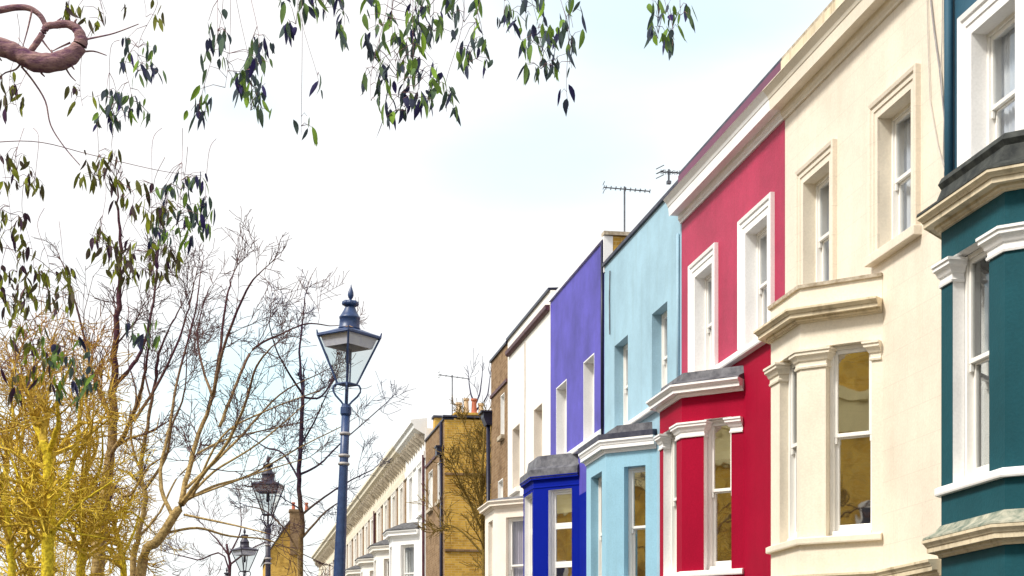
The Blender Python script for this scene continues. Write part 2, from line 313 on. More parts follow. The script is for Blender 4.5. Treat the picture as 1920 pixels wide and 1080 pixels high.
def thing(name, label, cat, loc=(0, 0, 0), group=None):
    o = bpy.data.objects.new(name, None); scene.collection.objects.link(o); o.location = loc
    o.empty_display_size = 0.3
    ORG[o.name] = Vector(loc); o['label'] = label; o['category'] = cat
    if group: o['group'] = group
    return o
def tag(o, label, cat, group=None):
    o['label'] = label; o['category'] = cat
    if group: o['group'] = group
    return o
def struct(name, mb, m):
    o = obj(name, mb, m); o['kind'] = 'structure'; return o
def copy_tree(o, parent=None):
    c = o.copy(); scene.collection.objects.link(c)
    if parent: c.parent = parent
    for ch in list(o.children): copy_tree(ch, c)
    return c

# ------------------------------------------------------------------ ground, road, pavements (below the frame)
mb = MB(); mb.quad((-1500, -1500, -0.02), (1500, -1500, -0.02), (1500, 1500, -0.02), (-1500, 1500, -0.02)); struct('ground', mb, M['soil'])
mb = MB(); mb.quad((2.0, -60, -0.012), (5.7, -60, -0.012), (5.7, 400, -0.012), (2.0, 400, -0.012)); struct('road', mb, M['asphalt'])
mb = MB(); mb.quad((5.7, 46.4, -0.008), (40, 46.4, -0.008), (40, 54.4, -0.008), (5.7, 54.4, -0.008)); struct('road', mb, M['asphalt'])
mb = MB(); mb.box(-2.6, 1.86, -60, 400, -0.1, 0.0)
struct('pavement', mb, M['paving'])
mb = MB(); mb.box(5.84, 7.78, -60, 46.2, -0.1, 0.0); mb.box(5.84, 7.78, 54.6, 400, -0.1, 0.0)
struct('pavement', mb, M['paving'])
mb = MB(); mb.box(1.865, 2.0, -60, 400, -0.1, 0.005); struct('kerb', mb, M['kerb'])
mb = MB(); mb.box(5.7, 5.835, -60, 46.2, -0.1, 0.005); mb.box(5.7, 5.835, 54.6, 400, -0.1, 0.005); struct('kerb', mb, M['kerb'])

# ------------------------------------------------------------------ terrace houses
D = 7.8
def seg_frame(P0, P1):
    dx, dy = P1[0] - P0[0], P1[1] - P0[1]; l = math.hypot(dx, dy); a = (dx / l, dy / l)
    return (P0, a, (a[1], -a[0])), l                 # inward = right of the direction of travel
def wall_seg(mb, rv, fr, l, z0, z1, ops, depth):
    """wall face with rectangular openings; the reveals go to rv"""
    P, a, n = fr
    def w(s, z, d=0): return (P[0] + a[0] * s + n[0] * d, P[1] + a[1] * s + n[1] * d, z)
    ss = sorted({0, l, *[o[0] for o in ops], *[o[1] for o in ops]}); zs = sorted({z0, z1, *[o[2] for o in ops], *[o[3] for o in ops]})
    for i in range(len(ss) - 1):
        for j in range(len(zs) - 1):
            cs, cz = (ss[i] + ss[i + 1]) / 2, (zs[j] + zs[j + 1]) / 2
            if any(o[0] < cs < o[1] and o[2] < cz < o[3] for o in ops): continue
            mb.quad(w(ss[i], zs[j]), w(ss[i + 1], zs[j]), w(ss[i + 1], zs[j + 1]), w(ss[i], zs[j + 1]))
    for (s0, s1, za, zb) in ops:
        if rv is None: continue
        q = rv
        q.quad(w(s0, za), w(s0, zb), w(s0, zb, depth), w(s0, za, depth)); q.quad(w(s1, za), w(s1, zb), w(s1, zb, depth), w(s1, za, depth))
        q.quad(w(s0, zb), w(s1, zb), w(s1, zb, depth), w(s0, zb, depth)); q.quad(w(s0, za), w(s1, za), w(s1, za, depth), w(s0, za, depth))

def sash_window(parent, fr, s0, s1, z0, z1, rec=0.13, split=0.5, gm=None, curtain=None, bars=None, blind=0, reveal=None, arch=None, archm=None, name='window', flat=False):
    """box frame + two sliding sashes; returns the window part"""
    gm = gm or M['glass']; w = 0.045
    f = MB()
    f.lbox(fr, s0 + .002, s0 + w, rec, rec + .14, z0 + .002, z1 - .002); f.lbox(fr, s1 - w, s1 - .002, rec, rec + .14, z0 + .002, z1 - .002)
    f.lbox(fr, s0 + w, s1 - w, rec, rec + .14, z1 - w, z1 - .002); f.lbox(fr, s0 + w, s1 - w, rec - .03, rec + .14, z0 + .002, z0 + .06)
    root = obj(name, f, M['sash'], parent, bevel=0.004)
    pn = MB(); a0, a1, b0, b1 = s0 + w, s1 - w, z0 + .06, z1 - w
    def sash(za, zb, d, top):
        m = MB(); sw = 0.045
        m.lbox(fr, a0 + .001, a0 + sw, d, d + .04, za, zb); m.lbox(fr, a1 - sw, a1 - .001, d, d + .04, za, zb)
        bt = 0.045 if top else 0.08
        m.lbox(fr, a0 + sw, a1 - sw, d, d + .04, zb - .045, zb - .001); m.lbox(fr, a0 + sw, a1 - sw, d, d + .04, za + .001, za + bt)
        if top:                                       # sash horns
            for q in (a0 + .002, a1 - .036): m.lbox(fr, q, q + .034, d + .004, d + .036, za - .075, za)
        obj('sash', m, M['sash'], root, bevel=0.004)
        P, a, n = fr
        def wv(s, z): return (P[0] + a[0] * s + n[0] * (d + .02), P[1] + a[1] * s + n[1] * (d + .02), z)
        pn.quad(wv(a0 + sw, za + bt), wv(a1 - sw, za + bt), wv(a1 - sw, zb - .045), wv(a0 + sw, zb - .045))
    if bars:
        zz = [b0] + list(bars) + [b1]
        for i in range(len(zz) - 1): sash(zz[i], zz[i + 1], rec + .04, False)
    else:
        zm = b0 + (b1 - b0) * split
        sash(zm, b1, rec + .02, True); sash(b0, zm + .03, rec + .065, False)
    obj('pane', pn, gm, root)
    if reveal:
        r = MB(); P, a, n = fr
        def wr(s, z, d): return (P[0] + a[0] * s + n[0] * d, P[1] + a[1] * s + n[1] * d, z)
        r.lbox(fr, s0 - .02, s0 + .004, -.001, rec + .02, z0, z1); r.lbox(fr, s1 - .004, s1 + .02, -.001, rec + .02, z0, z1); r.lbox(fr, s0 - .02, s1 + .02, -.001, rec + .02, z1 - .004, z1 + .02)
        obj('reveal', r, reveal, root)
    if arch:
        m = MB(); P, a, n = fr
        fn = lambda p, h: (P[0] + a[0] * p[0] - n[0] * h, P[1] + a[1] * p[0] - n[1] * h, p[1])
        prof = [(-.003, -.02), (-.003, .03), (arch * .4, .03), (arch * .42, .045), (arch * .7, .045), (arch * .74, .065), (arch * .94, .075), (arch, .06), (arch, -.02)]
        m.sweep([(s0, z0), (s0, z1), (s1, z1), (s1, z0)], prof, fn)
        obj('architrave', m, archm or M['white'], root)
    if curtain:
        m = MB(); P, a, n = fr; c0, c1 = curtain[0], curtain[1]; k = 40; prev = None
        for i in range(k + 1):
            s = s0 + (s1 - s0) * (c0 + (c1 - c0) * i / k); d = rec + .165 + .016 * math.sin(i * 1.35) + .008 * math.sin(i * 3.1)
            p = [(P[0] + a[0] * s + n[0] * d, P[1] + a[1] * s + n[1] * d, z) for z in (z0, z1)]
            if prev: m.quad(prev[0], p[0], p[1], prev[1])
            prev = p
        obj('curtain', m, curtain[2], root, smooth=True)
    if blind:
        m = MB(); m.lbox(fr, s0, s1, rec + .2, rec + .215, z1 - blind, z1); obj('blind', m, M['blind'], root)
    return root

def cornice_prof(zb, zt, pr, back=.05):
    h = zt - zb
    return [(-back, zb), (pr * .15, zb), (pr * .17, zb + h * .12), (pr * .28, zb + h * .2), (pr * .3, zb + h * .36), (pr * .68, zb + h * .37), (pr * .7, zb + h * .3), (pr * .74, zb + h * .3), (pr * .74, zb + h * .62), (pr * .8, zb + h * .6), (pr * .84, zb + h * .7), (pr * .95, zb + h * .82), (pr, zb + h * .84), (pr, zt), (-back, zt + .01)]

def cap_prof(zb, zt):
    h = zt - zb
    return [(-.03, zb), (.02, zb), (.025, zb + h * .1), (.012, zb + h * .16), (.012, zb + h * .38), (.03, zb + h * .42), (.05, zb + h * .62), (.075, zb + h * .7), (.075, zb + h * .86), (.09, zb + h * .88), (.09, zt), (-.03, zt)]

def bay(house, yj, yf, p, paintm, trim, fwin, cwin, sill=3.75, head=5.98, dz=0, corn=(6.28, 6.44, .2), roof='lead', caps=True, capm=None, revm=None, reveal_d=.12, apron=None, bars=None, glassm=None, curt=None, blinds=(0, 0), lowcorn=None, cornm=None, sillm=None, name_roof='bay_roof', frieze=None, rec=.11, base=0.0):
    yc = yj + p
    pts = [(D + .0, yj), (D - p, yc), (D - p, yf), (D, yf + p)]
    w = MB(); rv = MB() if revm is not None else w
    wins = []
    zt = corn[0] + .06
    lowz = lowcorn or 3.3
    Lc = math.hypot(p, p)
    for i in range(3):
        fr, l = seg_frame(pts[i], pts[i + 1])
        if i == 0: o = ((1 - cwin[1]) * l, (1 - cwin[0]) * l)
        elif i == 1: o = (fwin[0] - yc, fwin[1] - yc)
        else: o = (cwin[0] * l, cwin[1] * l)
        ops = [(o[0], o[1], sill, head)] + ([(o[0], o[1], 1.0, lowz - .45)] if base == 0 else [])
        wall_seg(w, rv, fr, l, base - .05, zt, ops, reveal_d)
        wins.append((fr, o, l))
    part = obj('bay_window', w, apron or paintm, house)
    if rv is not w: obj('reveal', rv, revm, part)
    for i, (fr, o, l) in enumerate(wins):
        sash_window(part, fr, o[0], o[1], sill, head, rec=rec if rv is w else rec, split=.52, gm=glassm or M['bayglass'] if i == 0 else M['glass'], curtain=curt[i] if curt else None, bars=bars, blind=blinds[0] if i == 0 else 0, name='window')
        if base == 0: sash_window(part, fr, o[0], o[1], 1.0, lowz - .45, rec=.1, gm=M['glass'], name='window')
    cm = cornm or trim
    m = MB(); m.sweep(pts, cornice_prof(*corn), ); obj('cornice', m, cm, part)
    m = MB(); m.sweep(pts, [(-.06, sill - .085), (.055, sill - .085), (.06, sill - .07), (.06, sill - .015), (.03, sill), (-.06, sill + .006)]); obj('sill', m, sillm or trim, part)
    m = MB(); m.sweep(pts, cornice_prof(lowz - .17, lowz, .17)); obj('lower_cornice', m, cornm or trim, part)
    if frieze:
        m = MB(); m.sweep(pts, [(-.03, frieze[0]), (.012, frieze[0]), (.012, frieze[0] + .02), (.004, frieze[0] + .03), (-.03, frieze[0] + .03)]); obj('moulding', m, paintm, part)
    if caps:
        fr0, o0, l0 = wins[0]; fr1, o1, l1 = wins[1]; fr2, o2, l2 = wins[2]
        def wp(fr, s, d=0): P, a, n = fr; return (P[0] + a[0] * s + n[0] * d, P[1] + a[1] * s + n[1] * d)
        zb, zt2 = head - .24, head - .025
        cmn = capm or trim
        for path in ([wp(fr0, o0[1], .11), wp(fr0, o0[1]), wp(fr0, l0), wp(fr1, o1[0]), wp(fr1, o1[0], .11)],
                     [wp(fr1, o1[1], .11), wp(fr1, o1[1]), wp(fr1, l1), wp(fr2, o2[0]), wp(fr2, o2[0], .11)],
                     [wp(fr0, .015), wp(fr0, o0[0]), wp(fr0, o0[0], .1)], [wp(fr2, o2[1], .1), wp(fr2, o2[1]), wp(fr2, l2 - .015)]):
            m = MB(); m.sweep(path, cap_prof(zb, zt2)); obj('capital', m, cmn, part)
    z = corn[1]; pr = corn[2]
    def flat(mm, out, z):
        q = []
        nr = [(-.7071, -.7071), (-1, 0), (-.7071, .7071)]
        path = pts; res = []
        for i in range(4):
            if i == 0: mv = nr[0]
            elif i == 3: mv = nr[2]
            else:
                a, b = nr[i - 1], nr[i]; k = 1 + a[0] * b[0] + a[1] * b[1]; mv = ((a[0] + b[0]) / k, (a[1] + b[1]) / k)
            res.append((path[i][0] + mv[0] * out, path[i][1] + mv[1] * out, z))
        mm.quad((D + .02, res[0][1], z), *res, (D + .02, res[3][1], z))
    if roof == 'parapet':
        m = MB(); m.sweep(pts, [(-.16, z - .03), (.005, z - .03), (.005, z + .275), (-.16, z + .275)]); obj('parapet', m, paintm, part)
        m = MB(); m.sweep(pts, [(-.18, z + .27), (.035, z + .262), (.04, z + .3), (-.18, z + .315)]); obj('coping', m, M['stone'], part)
        m = MB(); flat(m, -.1, z + .05); obj('bay_roof', m, M['lead'], part)
    elif roof == 'lead':
        m = MB(); m.sweep(pts, [(-.3, z - .03), (pr * .8, z + .005), (pr * .8, z + .03), (.0, z + .09), (-.02, z + .2), (-.26, z + .24), (-.3, z + .24)]); flat(m, -.24, z + .235); obj('bay_roof', m, M['lead'], part)
    elif roof == 'step':
        m = MB(); m.sweep(pts, [(-.3, z - .03), (pr * 1.02, z + .004), (pr * 1.08, z + .095), (pr * .9, z + .1), (-.1, z + .13), (-.3, z + .12)]); obj('bay_roof', m, M['lead_dark'], part)
        m = MB(); m.sweep(pts, [(-.5, z + .08), (-.2, z + .08), (-.22, z + .29), (-.5, z + .33)]); flat(m, -.4, z + .32); obj('upstand', m, M['lead'], part)
    elif roof == 'mansard':
        m = MB(); m.sweep(pts, [(-.3, z - .04), (pr * .7, z - .05), (pr * 1.0, z - .01), (pr * .9, z + .14), (-.02, z + .2), (-.3, z + .2)]); obj('bay_roof', m, M['lead'], part)
        m = MB(); m.sweep(pts, [(-.55, z + .15), (-.05, z + .18), (-.1, z + .44), (-.3, z + .48), (-.55, z + .5)]); flat(m, -.4, z + .49); obj('upstand', m, M['lead'], part)
    elif roof == 'hood':
        m = MB(); m.sweep(pts, [(-.3, z - .02), (pr * 1.03, z + .003), (pr * 1.0, z + .03), (.06, z + .1), (.0, z + .25), (.03, z + .3), (.0, z + .36), (-.3, z + .42)]); flat(m, -.26, z + .41); obj('bay_roof', m, M['mossl'], part)
    elif roof == 'thin':
        m = MB(); m.sweep(pts, [(-.3, z - .02), (pr * .7, z + .004), (pr * .6, z + .04), (-.25, z + .12), (-.3, z + .12)]); flat(m, -.22, z + .115); obj('bay_roof', m, M['lead'], part)
    elif roof == 'hip':
        m = MB(); m.sweep(pts, [(-.4, z - .02), (pr * 1.1, z + .004), (pr * 1.1, z + .04), (-.4, z + .32)], ); flat(m, -.38, z + .31); obj('bay_roof', m, M['slate'], part)
    return part

def house(name, label, y0, y1, top, wallm, wins, revm=None, arch=None, archm=None, cornice=None, cornm=None, coping=None, sillband=None, sillm=None, blockm=None, sills=True, sidem=None, back=15.0, lowm=None, split_z=None, door=None, curtains=None, group=None, recess=.14, glassm=None, bay_hole=None, bandz=None):
    h = thing(name, label, 'house', (D, (y0 + y1) / 2, 0), group)
    a0, a1 = y0 + .004, y1 - .004
    fr, l = seg_frame((D, a0), (D, a1))
    w = MB(); low = MB()
    ops = [(a - a0, b - a0, za, zb) for (a, b, za, zb) in wins]
    holes = list(ops)
    if bay_hole: holes.append((bay_hole[0] - a0, bay_hole[1] - a0, 0.3, bay_hole[2]))
    dop = None
    if door: dop = (door[0] - a0, door[1] - a0, .6, 2.9); holes.append(dop)
    w.cur = 0
    wall_seg(w, w, fr, l, -.05, top, holes, recess + .03)
    if split_z:                                       # lower storey takes its own colour, separate from the wall above
        for k in range(len(w.f)):
            if max(w.v[i][2] for i in w.f[k]) <= split_z + .001: w.mi[k] = 1
    n = len(w.f)
    for yy in (a0, a1):
        w.quad((D, yy, -.05), (back, yy, -.05), (back, yy, top), (D, yy, top))
    w.quad((back, a0, -.05), (back, a1, -.05), (back, a1, top), (back, a0, top))
    if sidem: 
        for k in range(n, n + 3): w.mi[k] = 2
    mats = [wallm, lowm or wallm, sidem or wallm]
    wall = obj('wall', w, mats, h)
    m = MB(); m.box(D + .3, back - .02, a0 + .02, a1 - .02, top - .35, top - .25); obj('roof', m, M['slate'], h)
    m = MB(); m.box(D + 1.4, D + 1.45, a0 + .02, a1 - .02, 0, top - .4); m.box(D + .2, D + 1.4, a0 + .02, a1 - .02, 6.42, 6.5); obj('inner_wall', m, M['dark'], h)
    for i, (s0, s1, za, zb) in enumerate(ops):
        wn_ = sash_window(h, fr, s0, s1, za, zb, rec=recess, reveal=revm, arch=arch, archm=archm, gm=glassm, curtain=(curtains[i % len(curtains)] if curtains else None))
        if sills and not sillband:
            m = MB(); m.lbox(fr, s0 - (arch or .02) - .03, s1 + (arch or .02) + .03, -.1, .1, za - .11, za - .0); obj('sill', m, sillm or archm or wallm, wn_, bevel=.01)
    if sillband:
        ya, yb, za, zb = sillband
        m = MB(); m.sweep([(D, ya), (D, yb)], [(-.05, za), (.1, za), (.11, za + .02), (.11, zb - .03), (.07, zb), (-.05, zb + .01)]); obj('sill_band', m, sillm or archm, h)
    if cornice:
        m = MB(); m.sweep([(D, a0), (D, a1)], [(-.05, cornice[0]), (.03, cornice[0]), (.035, cornice[0] + .03), (.06, cornice[0] + .06), (.065, cornice[0] + .125), (.205, cornice[0] + .13), (.21, cornice[0] + .112), (.225, cornice[0] + .25), (.235, cornice[0] + .26), (.25, cornice[0] + .30), (.30, cornice[0] + .36), (.315, cornice[0] + .37), (.315, cornice[1]), (-.05, cornice[1] + .02)]); obj('cornice', m, cornm or archm, h)
    if coping:
        m = MB(); m.sweep([(D, a0), (D, a1)], [(-.3, top - .01), (.045, top - .02), (.05, top + .035), (-.3, top + .06)]); obj('coping', m, coping, h)
    if blockm:
        m = MB(); m.sweep([(D, a0), (D, a1)], [(-.2, cornice[1]), (.06, cornice[1] - .01), (.06, top - .02), (-.2, top - .02)]); obj('blocking_course', m, blockm, h)
    if door:
        m = MB(); m.lbox(fr, dop[0] + .01, dop[1] - .01, .1, .15, .61, 2.35); dr = obj('door', m, M['door'], h, bevel=.01)
        m = MB(); m.lbox(fr, dop[0] + .01, dop[1] - .01, .1, .13, 2.38, 2.89); obj('fanlight', m, M['glass'], dr)
        m = MB(); m.lathe([(.001, 0), (.03, .01), (.04, .03), (.03, .06), (.001, .07)], sides=10)
        P = fr[0]; kn = MB(); kn.mesh([(D - (v[2] - .1) + .0, P[1] + dop[0] + .15 + v[0], 1.6 + v[1]) for v in m.v], m.f); obj('handle', kn, M['metal'], dr, smooth=True)
        m = MB()
        for k in range(3): m.box(D - .3 - .3 * (2 - k), D - .005, P[1] + dop[0] - .1, P[1] + dop[1] + .1, .2 * k + (.002 if k else 0), .2 * (k + 1))
        obj('step', m, M['kerb'], h)
    return h

CU = M['curtain']
# --- teal house (nearest)
h = house('terraced_house', 'dark teal terraced house with white window surrounds, nearest at right edge', 12.2, 17.44, 10.5, M['teal'], [(15.75, 16.72, 6.95, 8.56), (13.2, 14.15, 6.95, 8.56)], revm=M['white'], arch=.25, archm=M['white'], cornice=(9.63, 10.02), cornm=M['creamp'], blockm=M['teal'], coping=M['lead_dark'], door=(16.3, 17.2), curtains=[(0.3, 1.06, CU)], bay_hole=(14.0, 16.2, 6.1))
bay(h, 13.80, 15.87, .73, M['tealg'], M['white'], (14.84, 15.61), (.32, .86), sill=3.83, corn=(6.27, 6.43, .21), roof='hood', cornm=M['creamdirty'], revm=M['white'], lowcorn=3.32, rec=.12)
ORG_t = [c for c in h.children if c.name.startswith('bay_window')][0]
m = MB(); m.sweep([(D, 13.80), (D - .73, 14.53), (D - .73, 15.87), (D, 16.6)], [(-.02, 3.318), (.165, 3.326), (.16, 3.345), (.06, 3.40), (.01, 3.46), (-.02, 3.46)]); obj('mossy_ledge', m, M['moss'], ORG_t)
m = MB(); m.tube([(D - .56, 14.30, 4.36), (D - .64, 14.22, 4.37), (D - .66, 14.2, 4.33), (D - .64, 14.21, 4.22), (D - .6, 14.24, 4.2)], .012, sides=6); obj('hook', m, M['white'], ORG_t)
m = MB(); m.tube([(D - .055, 17.2, 6.5), (D - .055, 17.2, 10.0)], .045, sides=10); obj('downpipe_or_shade_strip', m, M['teal'], h, smooth=True)
# --- cream house
h = house('terraced_house', 'cream terraced house between teal and red houses, cables on its wall', 17.44, 22.5, 10.42, M['cream'], [(18.24, 19.2, 6.98, 8.54), (20.76, 21.71, 6.98, 8.54)], revm=M['creamp'], arch=.2, archm=M['cream'], cornice=(9.62, 10.0), cornm=M['creamp'], blockm=M['creamdirty'], coping=M['stone'], door=(17.75, 18.6), curtains=[(0.3, 1.04, CU)], bay_hole=(19.3, 21.4, 6.1))
bay(h, 19.115, 20.92, .73, M['creamp'], M['creamp'], (19.97, 20.59), (.315, .87), sill=3.75, corn=(6.28, 6.43, .2), roof='parapet', cornm=M['creamdirty'], blinds=(.0, 0), lowcorn=3.3, curt=[None, None, None])
m = MB(); m.sweep([(D, 17.5), (D, 19.2)], cornice_prof(3.13, 3.3, .15)); obj('string_course', m, M['creamdirty'], h)
# --- red house
h = house('terraced_house', 'red terraced house with white moulded window surrounds and white cornice', 22.5, 27.55, 10.42, M['red'], [(23.16, 24.13, 6.93, 8.545), (25.77, 26.7, 6.93, 8.555)], revm=M['white'], arch=.24, archm=M['white'], cornice=(9.63, 10.0), cornm=M['white'], blockm=M['mauve'], coping=M['lead_dark'], sillband=(22.56, 27.5, 6.80, 6.92), lowm=M['crimson'], split_z=6.93, door=(22.9, 23.75), curtains=[(0.1, .97, CU), (0.1, 1.1, CU)], bay_hole=(24.5, 26.8, 6.1))
bay(h, 24.274, 26.234, .72, M['crimson'], M['white'], (25.28, 26.02), (.36, .80), sill=3.78, corn=(6.33, 6.50, .2), roof='lead', revm=M['white'], blinds=(.55, 0), rec=.12, curt=[(.0, .25, CU), None, None])
# --- light blue house
h = house('terraced_house', 'light blue terraced house with plain recessed sash windows', 27.55, 32.98, 10.33, M['blue'], [(28.42, 29.42, 6.98, 8.59), (31.12, 32.15, 6.98, 8.61)], cornice=None, coping=M['lead_dark'], sillband=(28.2, 32.9, 6.87, 6.98), sillm=M['white'], door=(27.9, 28.75), recess=.17, curtains=[(0, 1, CU)], bay_hole=(29.3, 31.8, 6.1))
bay(h, 29.09, 31.35, .72, M['blued'], M['white'], (30.12, 30.99), (.36, .78), sill=3.75, head=5.97, corn=(6.23, 6.45, .14), roof='step', caps=False, reveal_d=.2, rec=.14, blinds=(0, 0), curt=[(.0, .2, CU), None, None])
m = MB(); m.tube([(D - .03, 27.66, 6.5), (D - .03, 27.66, 9.5)], .025, sides=8); obj('downpipe_or_shade_strip', m, M['blue'], h, smooth=True)
m = MB(); m.tube([(D - .02, 32.45, 8.9), (D - .02, 32.48, 9.6), (D - .02, 32.43, 10.1)], .012, sides=6); obj('cable', m, M['lead'], h)
# --- purple house
h = house('terraced_house', 'purple terraced house with white window recesses and royal blue bay', 32.98, 38.15, 10.86, M['purple'], [(33.86, 34.79, 7.2, 8.82), (36.45, 37.5, 7.2, 8.8)], revm=M['white'], coping=M['white'], sillband=(33.02, 38.0, 7.07, 7.2), sillm=M['white'], lowm=M['royal'], split_z=7.19, door=(33.3, 34.2), recess=.2, bay_hole=(35.5, 37.5, 6.2))
bay(h, 35.2, 37.13, .8, M['royal'], M['white'], (36.12, 37.0), (.33, .84), sill=3.95, head=6.36, corn=(6.56, 6.66, .08), roof='mansard', caps=False, revm=M['white'], bars=(4.8, 5.6), cornm=M['royal'], frieze=(6.42,), reveal_d=.14, rec=.1, blinds=(.45, 0))
m = MB(); m.tube([(D - .03, 33.03, 6.9), (D - .03, 33.03, 10.8)], .03, sides=8); obj('downpipe_or_shade_strip', m, M['navy'], h, smooth=True)  # thin dark strip standing in for the shadow at the wall edge
m = MB(); m.box(D + .16, 12.5, 32.93, 32.98, 10.1, 10.9); pw = obj('party_wall', m, M['gold_brick'], h)
m = MB(); m.box(D - .02, D + .155, 32.92, 32.982, 10.2, 10.9); obj('pier', m, M['white'], pw)
m = MB(); m.box(D - .03, 12.6, 32.87, 33.1, 10.91, 10.98); obj('coping', m, M['stone'], pw)
# --- white house
h = house('terraced_house', 'off white terraced house with maroon gutter beyond the purple house', 38.15, 43.5, 11.13, M['offwhite'], [(39.08, 40.06, 7.24, 8.78), (41.87, 42.83, 7.24, 8.78)], revm=M['buff'], coping=M['navy'], sillm=M['offwhite'], door=(38.5, 39.4), recess=.2, bay_hole=(40.5, 42.6, 6.2))
bay(h, 40.3, 42.46, .75, M['buff'], M['buff'], (41.35, 41.98), (.3, .82), sill=3.95, head=6.37, corn=(6.6, 6.77, .18), roof='thin', caps=False, reveal_d=.12, rec=.1, glassm=M['glass'], curt=[(0, 1, M['net']), None, None])
m = MB(); m.sweep([(D, 38.2), (D, 43.3)], [(-.02, 10.68), (.05, 10.67), (.1, 10.71), (.11, 10.79), (-.02, 10.8)]); obj('gutter', m, M['maroon'], h)
m = MB(); m.tube([(D - .02, 41.1, 10.6), (D - .02, 41.08, 9.5), (D - .02, 41.13, 8.4), (D - .02, 41.12, 7.2)], .012, sides=6); obj('cable', m, M['wirel'], h)
# --- brown brick end house
h = house('terraced_house', 'narrow brown brick house at the end of the painted terrace', 43.5, 46.0, 11.08, M['brown_brick'], [(44.0, 44.5, 8.85, 9.9), (44.2, 44.9, 6.6, 7.75)], revm=M['white'], coping=M['navy'], sillm=M['stone'], recess=.1)
m = MB(); m.sweep([(D, 43.52), (D, 45.98)], [(-.02, 10.1), (.04, 10.1), (.05, 10.17), (-.02, 10.19)]); obj('string_course', m, M['maroon'], h)
m = MB(); m.tube([(D - .07, 46.02, 0), (D - .07, 46.02, 9.45)], .055, sides=10); dp = obj('downpipe_or_shade_strip', m, M['navy'], h, smooth=True)
m = MB(); m.sweep([(D - .09, 45.82), (D - .09, 46.22)], [(-.16, 9.75), (-.1, 9.4), (.06, 9.4), (.14, 9.6), (.14, 9.75)]); m.box(D - .3, D + .1, 45.78, 46.26, 9.72, 9.77); obj('hopper', m, M['navy'], dp)

# ------------------------------------------------------------------ golden brick corner house across the side street
g0, g1, gt = 54.75, 59.25, 11.05
h = house('terraced_house', 'corner house with golden yellow brick end wall and chimney pots', g0, g1, gt, M['brown_brick'], [(55.4, 56.3, 8.6, 9.85), (57.5, 58.5, 8.6, 9.85)], revm=M['white'], coping=M['navy'], sillm=M['stone'], recess=.1, sidem=M['gold_brick'], back=17)
m = MB(); m.sweep([(D, g0 + .02), (D, g1 - .02)], [(-.02, 10.12), (.04, 10.12), (.05, 10.19), (-.02, 10.21)]); obj('string_course', m, M['maroon'], h)
m = MB(); m.box(D + .01, 16.9, g0 - .035, g0 + .004, 9.3, 9.37); m.box(D + .01, 16.9, g0 - .035, g0 + .004, 6.9, 6.97); obj('brick_band', m, M['brown_brick'], h)
m = MB(); m.box(D - .05, 17.1, g0 - .06, g0 + .25, gt + .065, gt + .12); obj('coping', m, M['lead_dark'], h)
m = MB(); m.tube([(D - .06, g0 + .35, 0), (D - .06, g0 + .35, 11.0)], .05, sides=10); dp = obj('downpipe_or_shade_strip', m, M['navy'], h, smooth=True)
m = MB(); m.box(D - .22, D + .0, g0 + .18, g0 + .55, 9.95, 10.2); m.box(D - .25, D + .0, g0 + .15, g0 + .58, 10.2, 10.25); obj('hopper', m, M['navy'], dp)
m = MB(); m.box(D + .25, 9.6, g1 - .4, g1, gt - .3, gt + .75); pw = obj('party_wall', m, M['gold_brick'], h)
m = MB(); m.box(D + .2, 9.65, g1 - .45, g1 + .05, gt + .75, gt + .82); obj('coping', m, M['lead_dark'], pw)
m = MB(); m.box(8.2, 9.6, g0 + .28, g0 + .85, gt - .2, gt + .2); m.box(8.15, 9.65, g0 + .23, g0 + .9, gt + .2, gt + .27); ch = obj('chimney', m, M['gold_brick'], h)
for (x, hh, mt, rr) in ((8.34, .36, 'potbuff', .095), (8.58, .5, 'potbuff', .085), (8.83, .5, 'terracotta', .09), (9.05, .36, 'potbuff', .085)):
    m = MB(); zb = gt + .27
    m.lathe([(rr * 1.15, zb), (rr * 1.2, zb + .05), (rr, zb + .08), (rr * .82, zb + hh - .1), (rr * .85, zb + hh - .08), (rr * 1.15, zb + hh - .06), (rr * 1.15, zb + hh), (rr * .7, zb + hh), (rr * .7, zb + hh - .2)], c=(x, g0 + .56), sides=14); obj('chimney_pot', m, M[mt], ch, smooth=False)

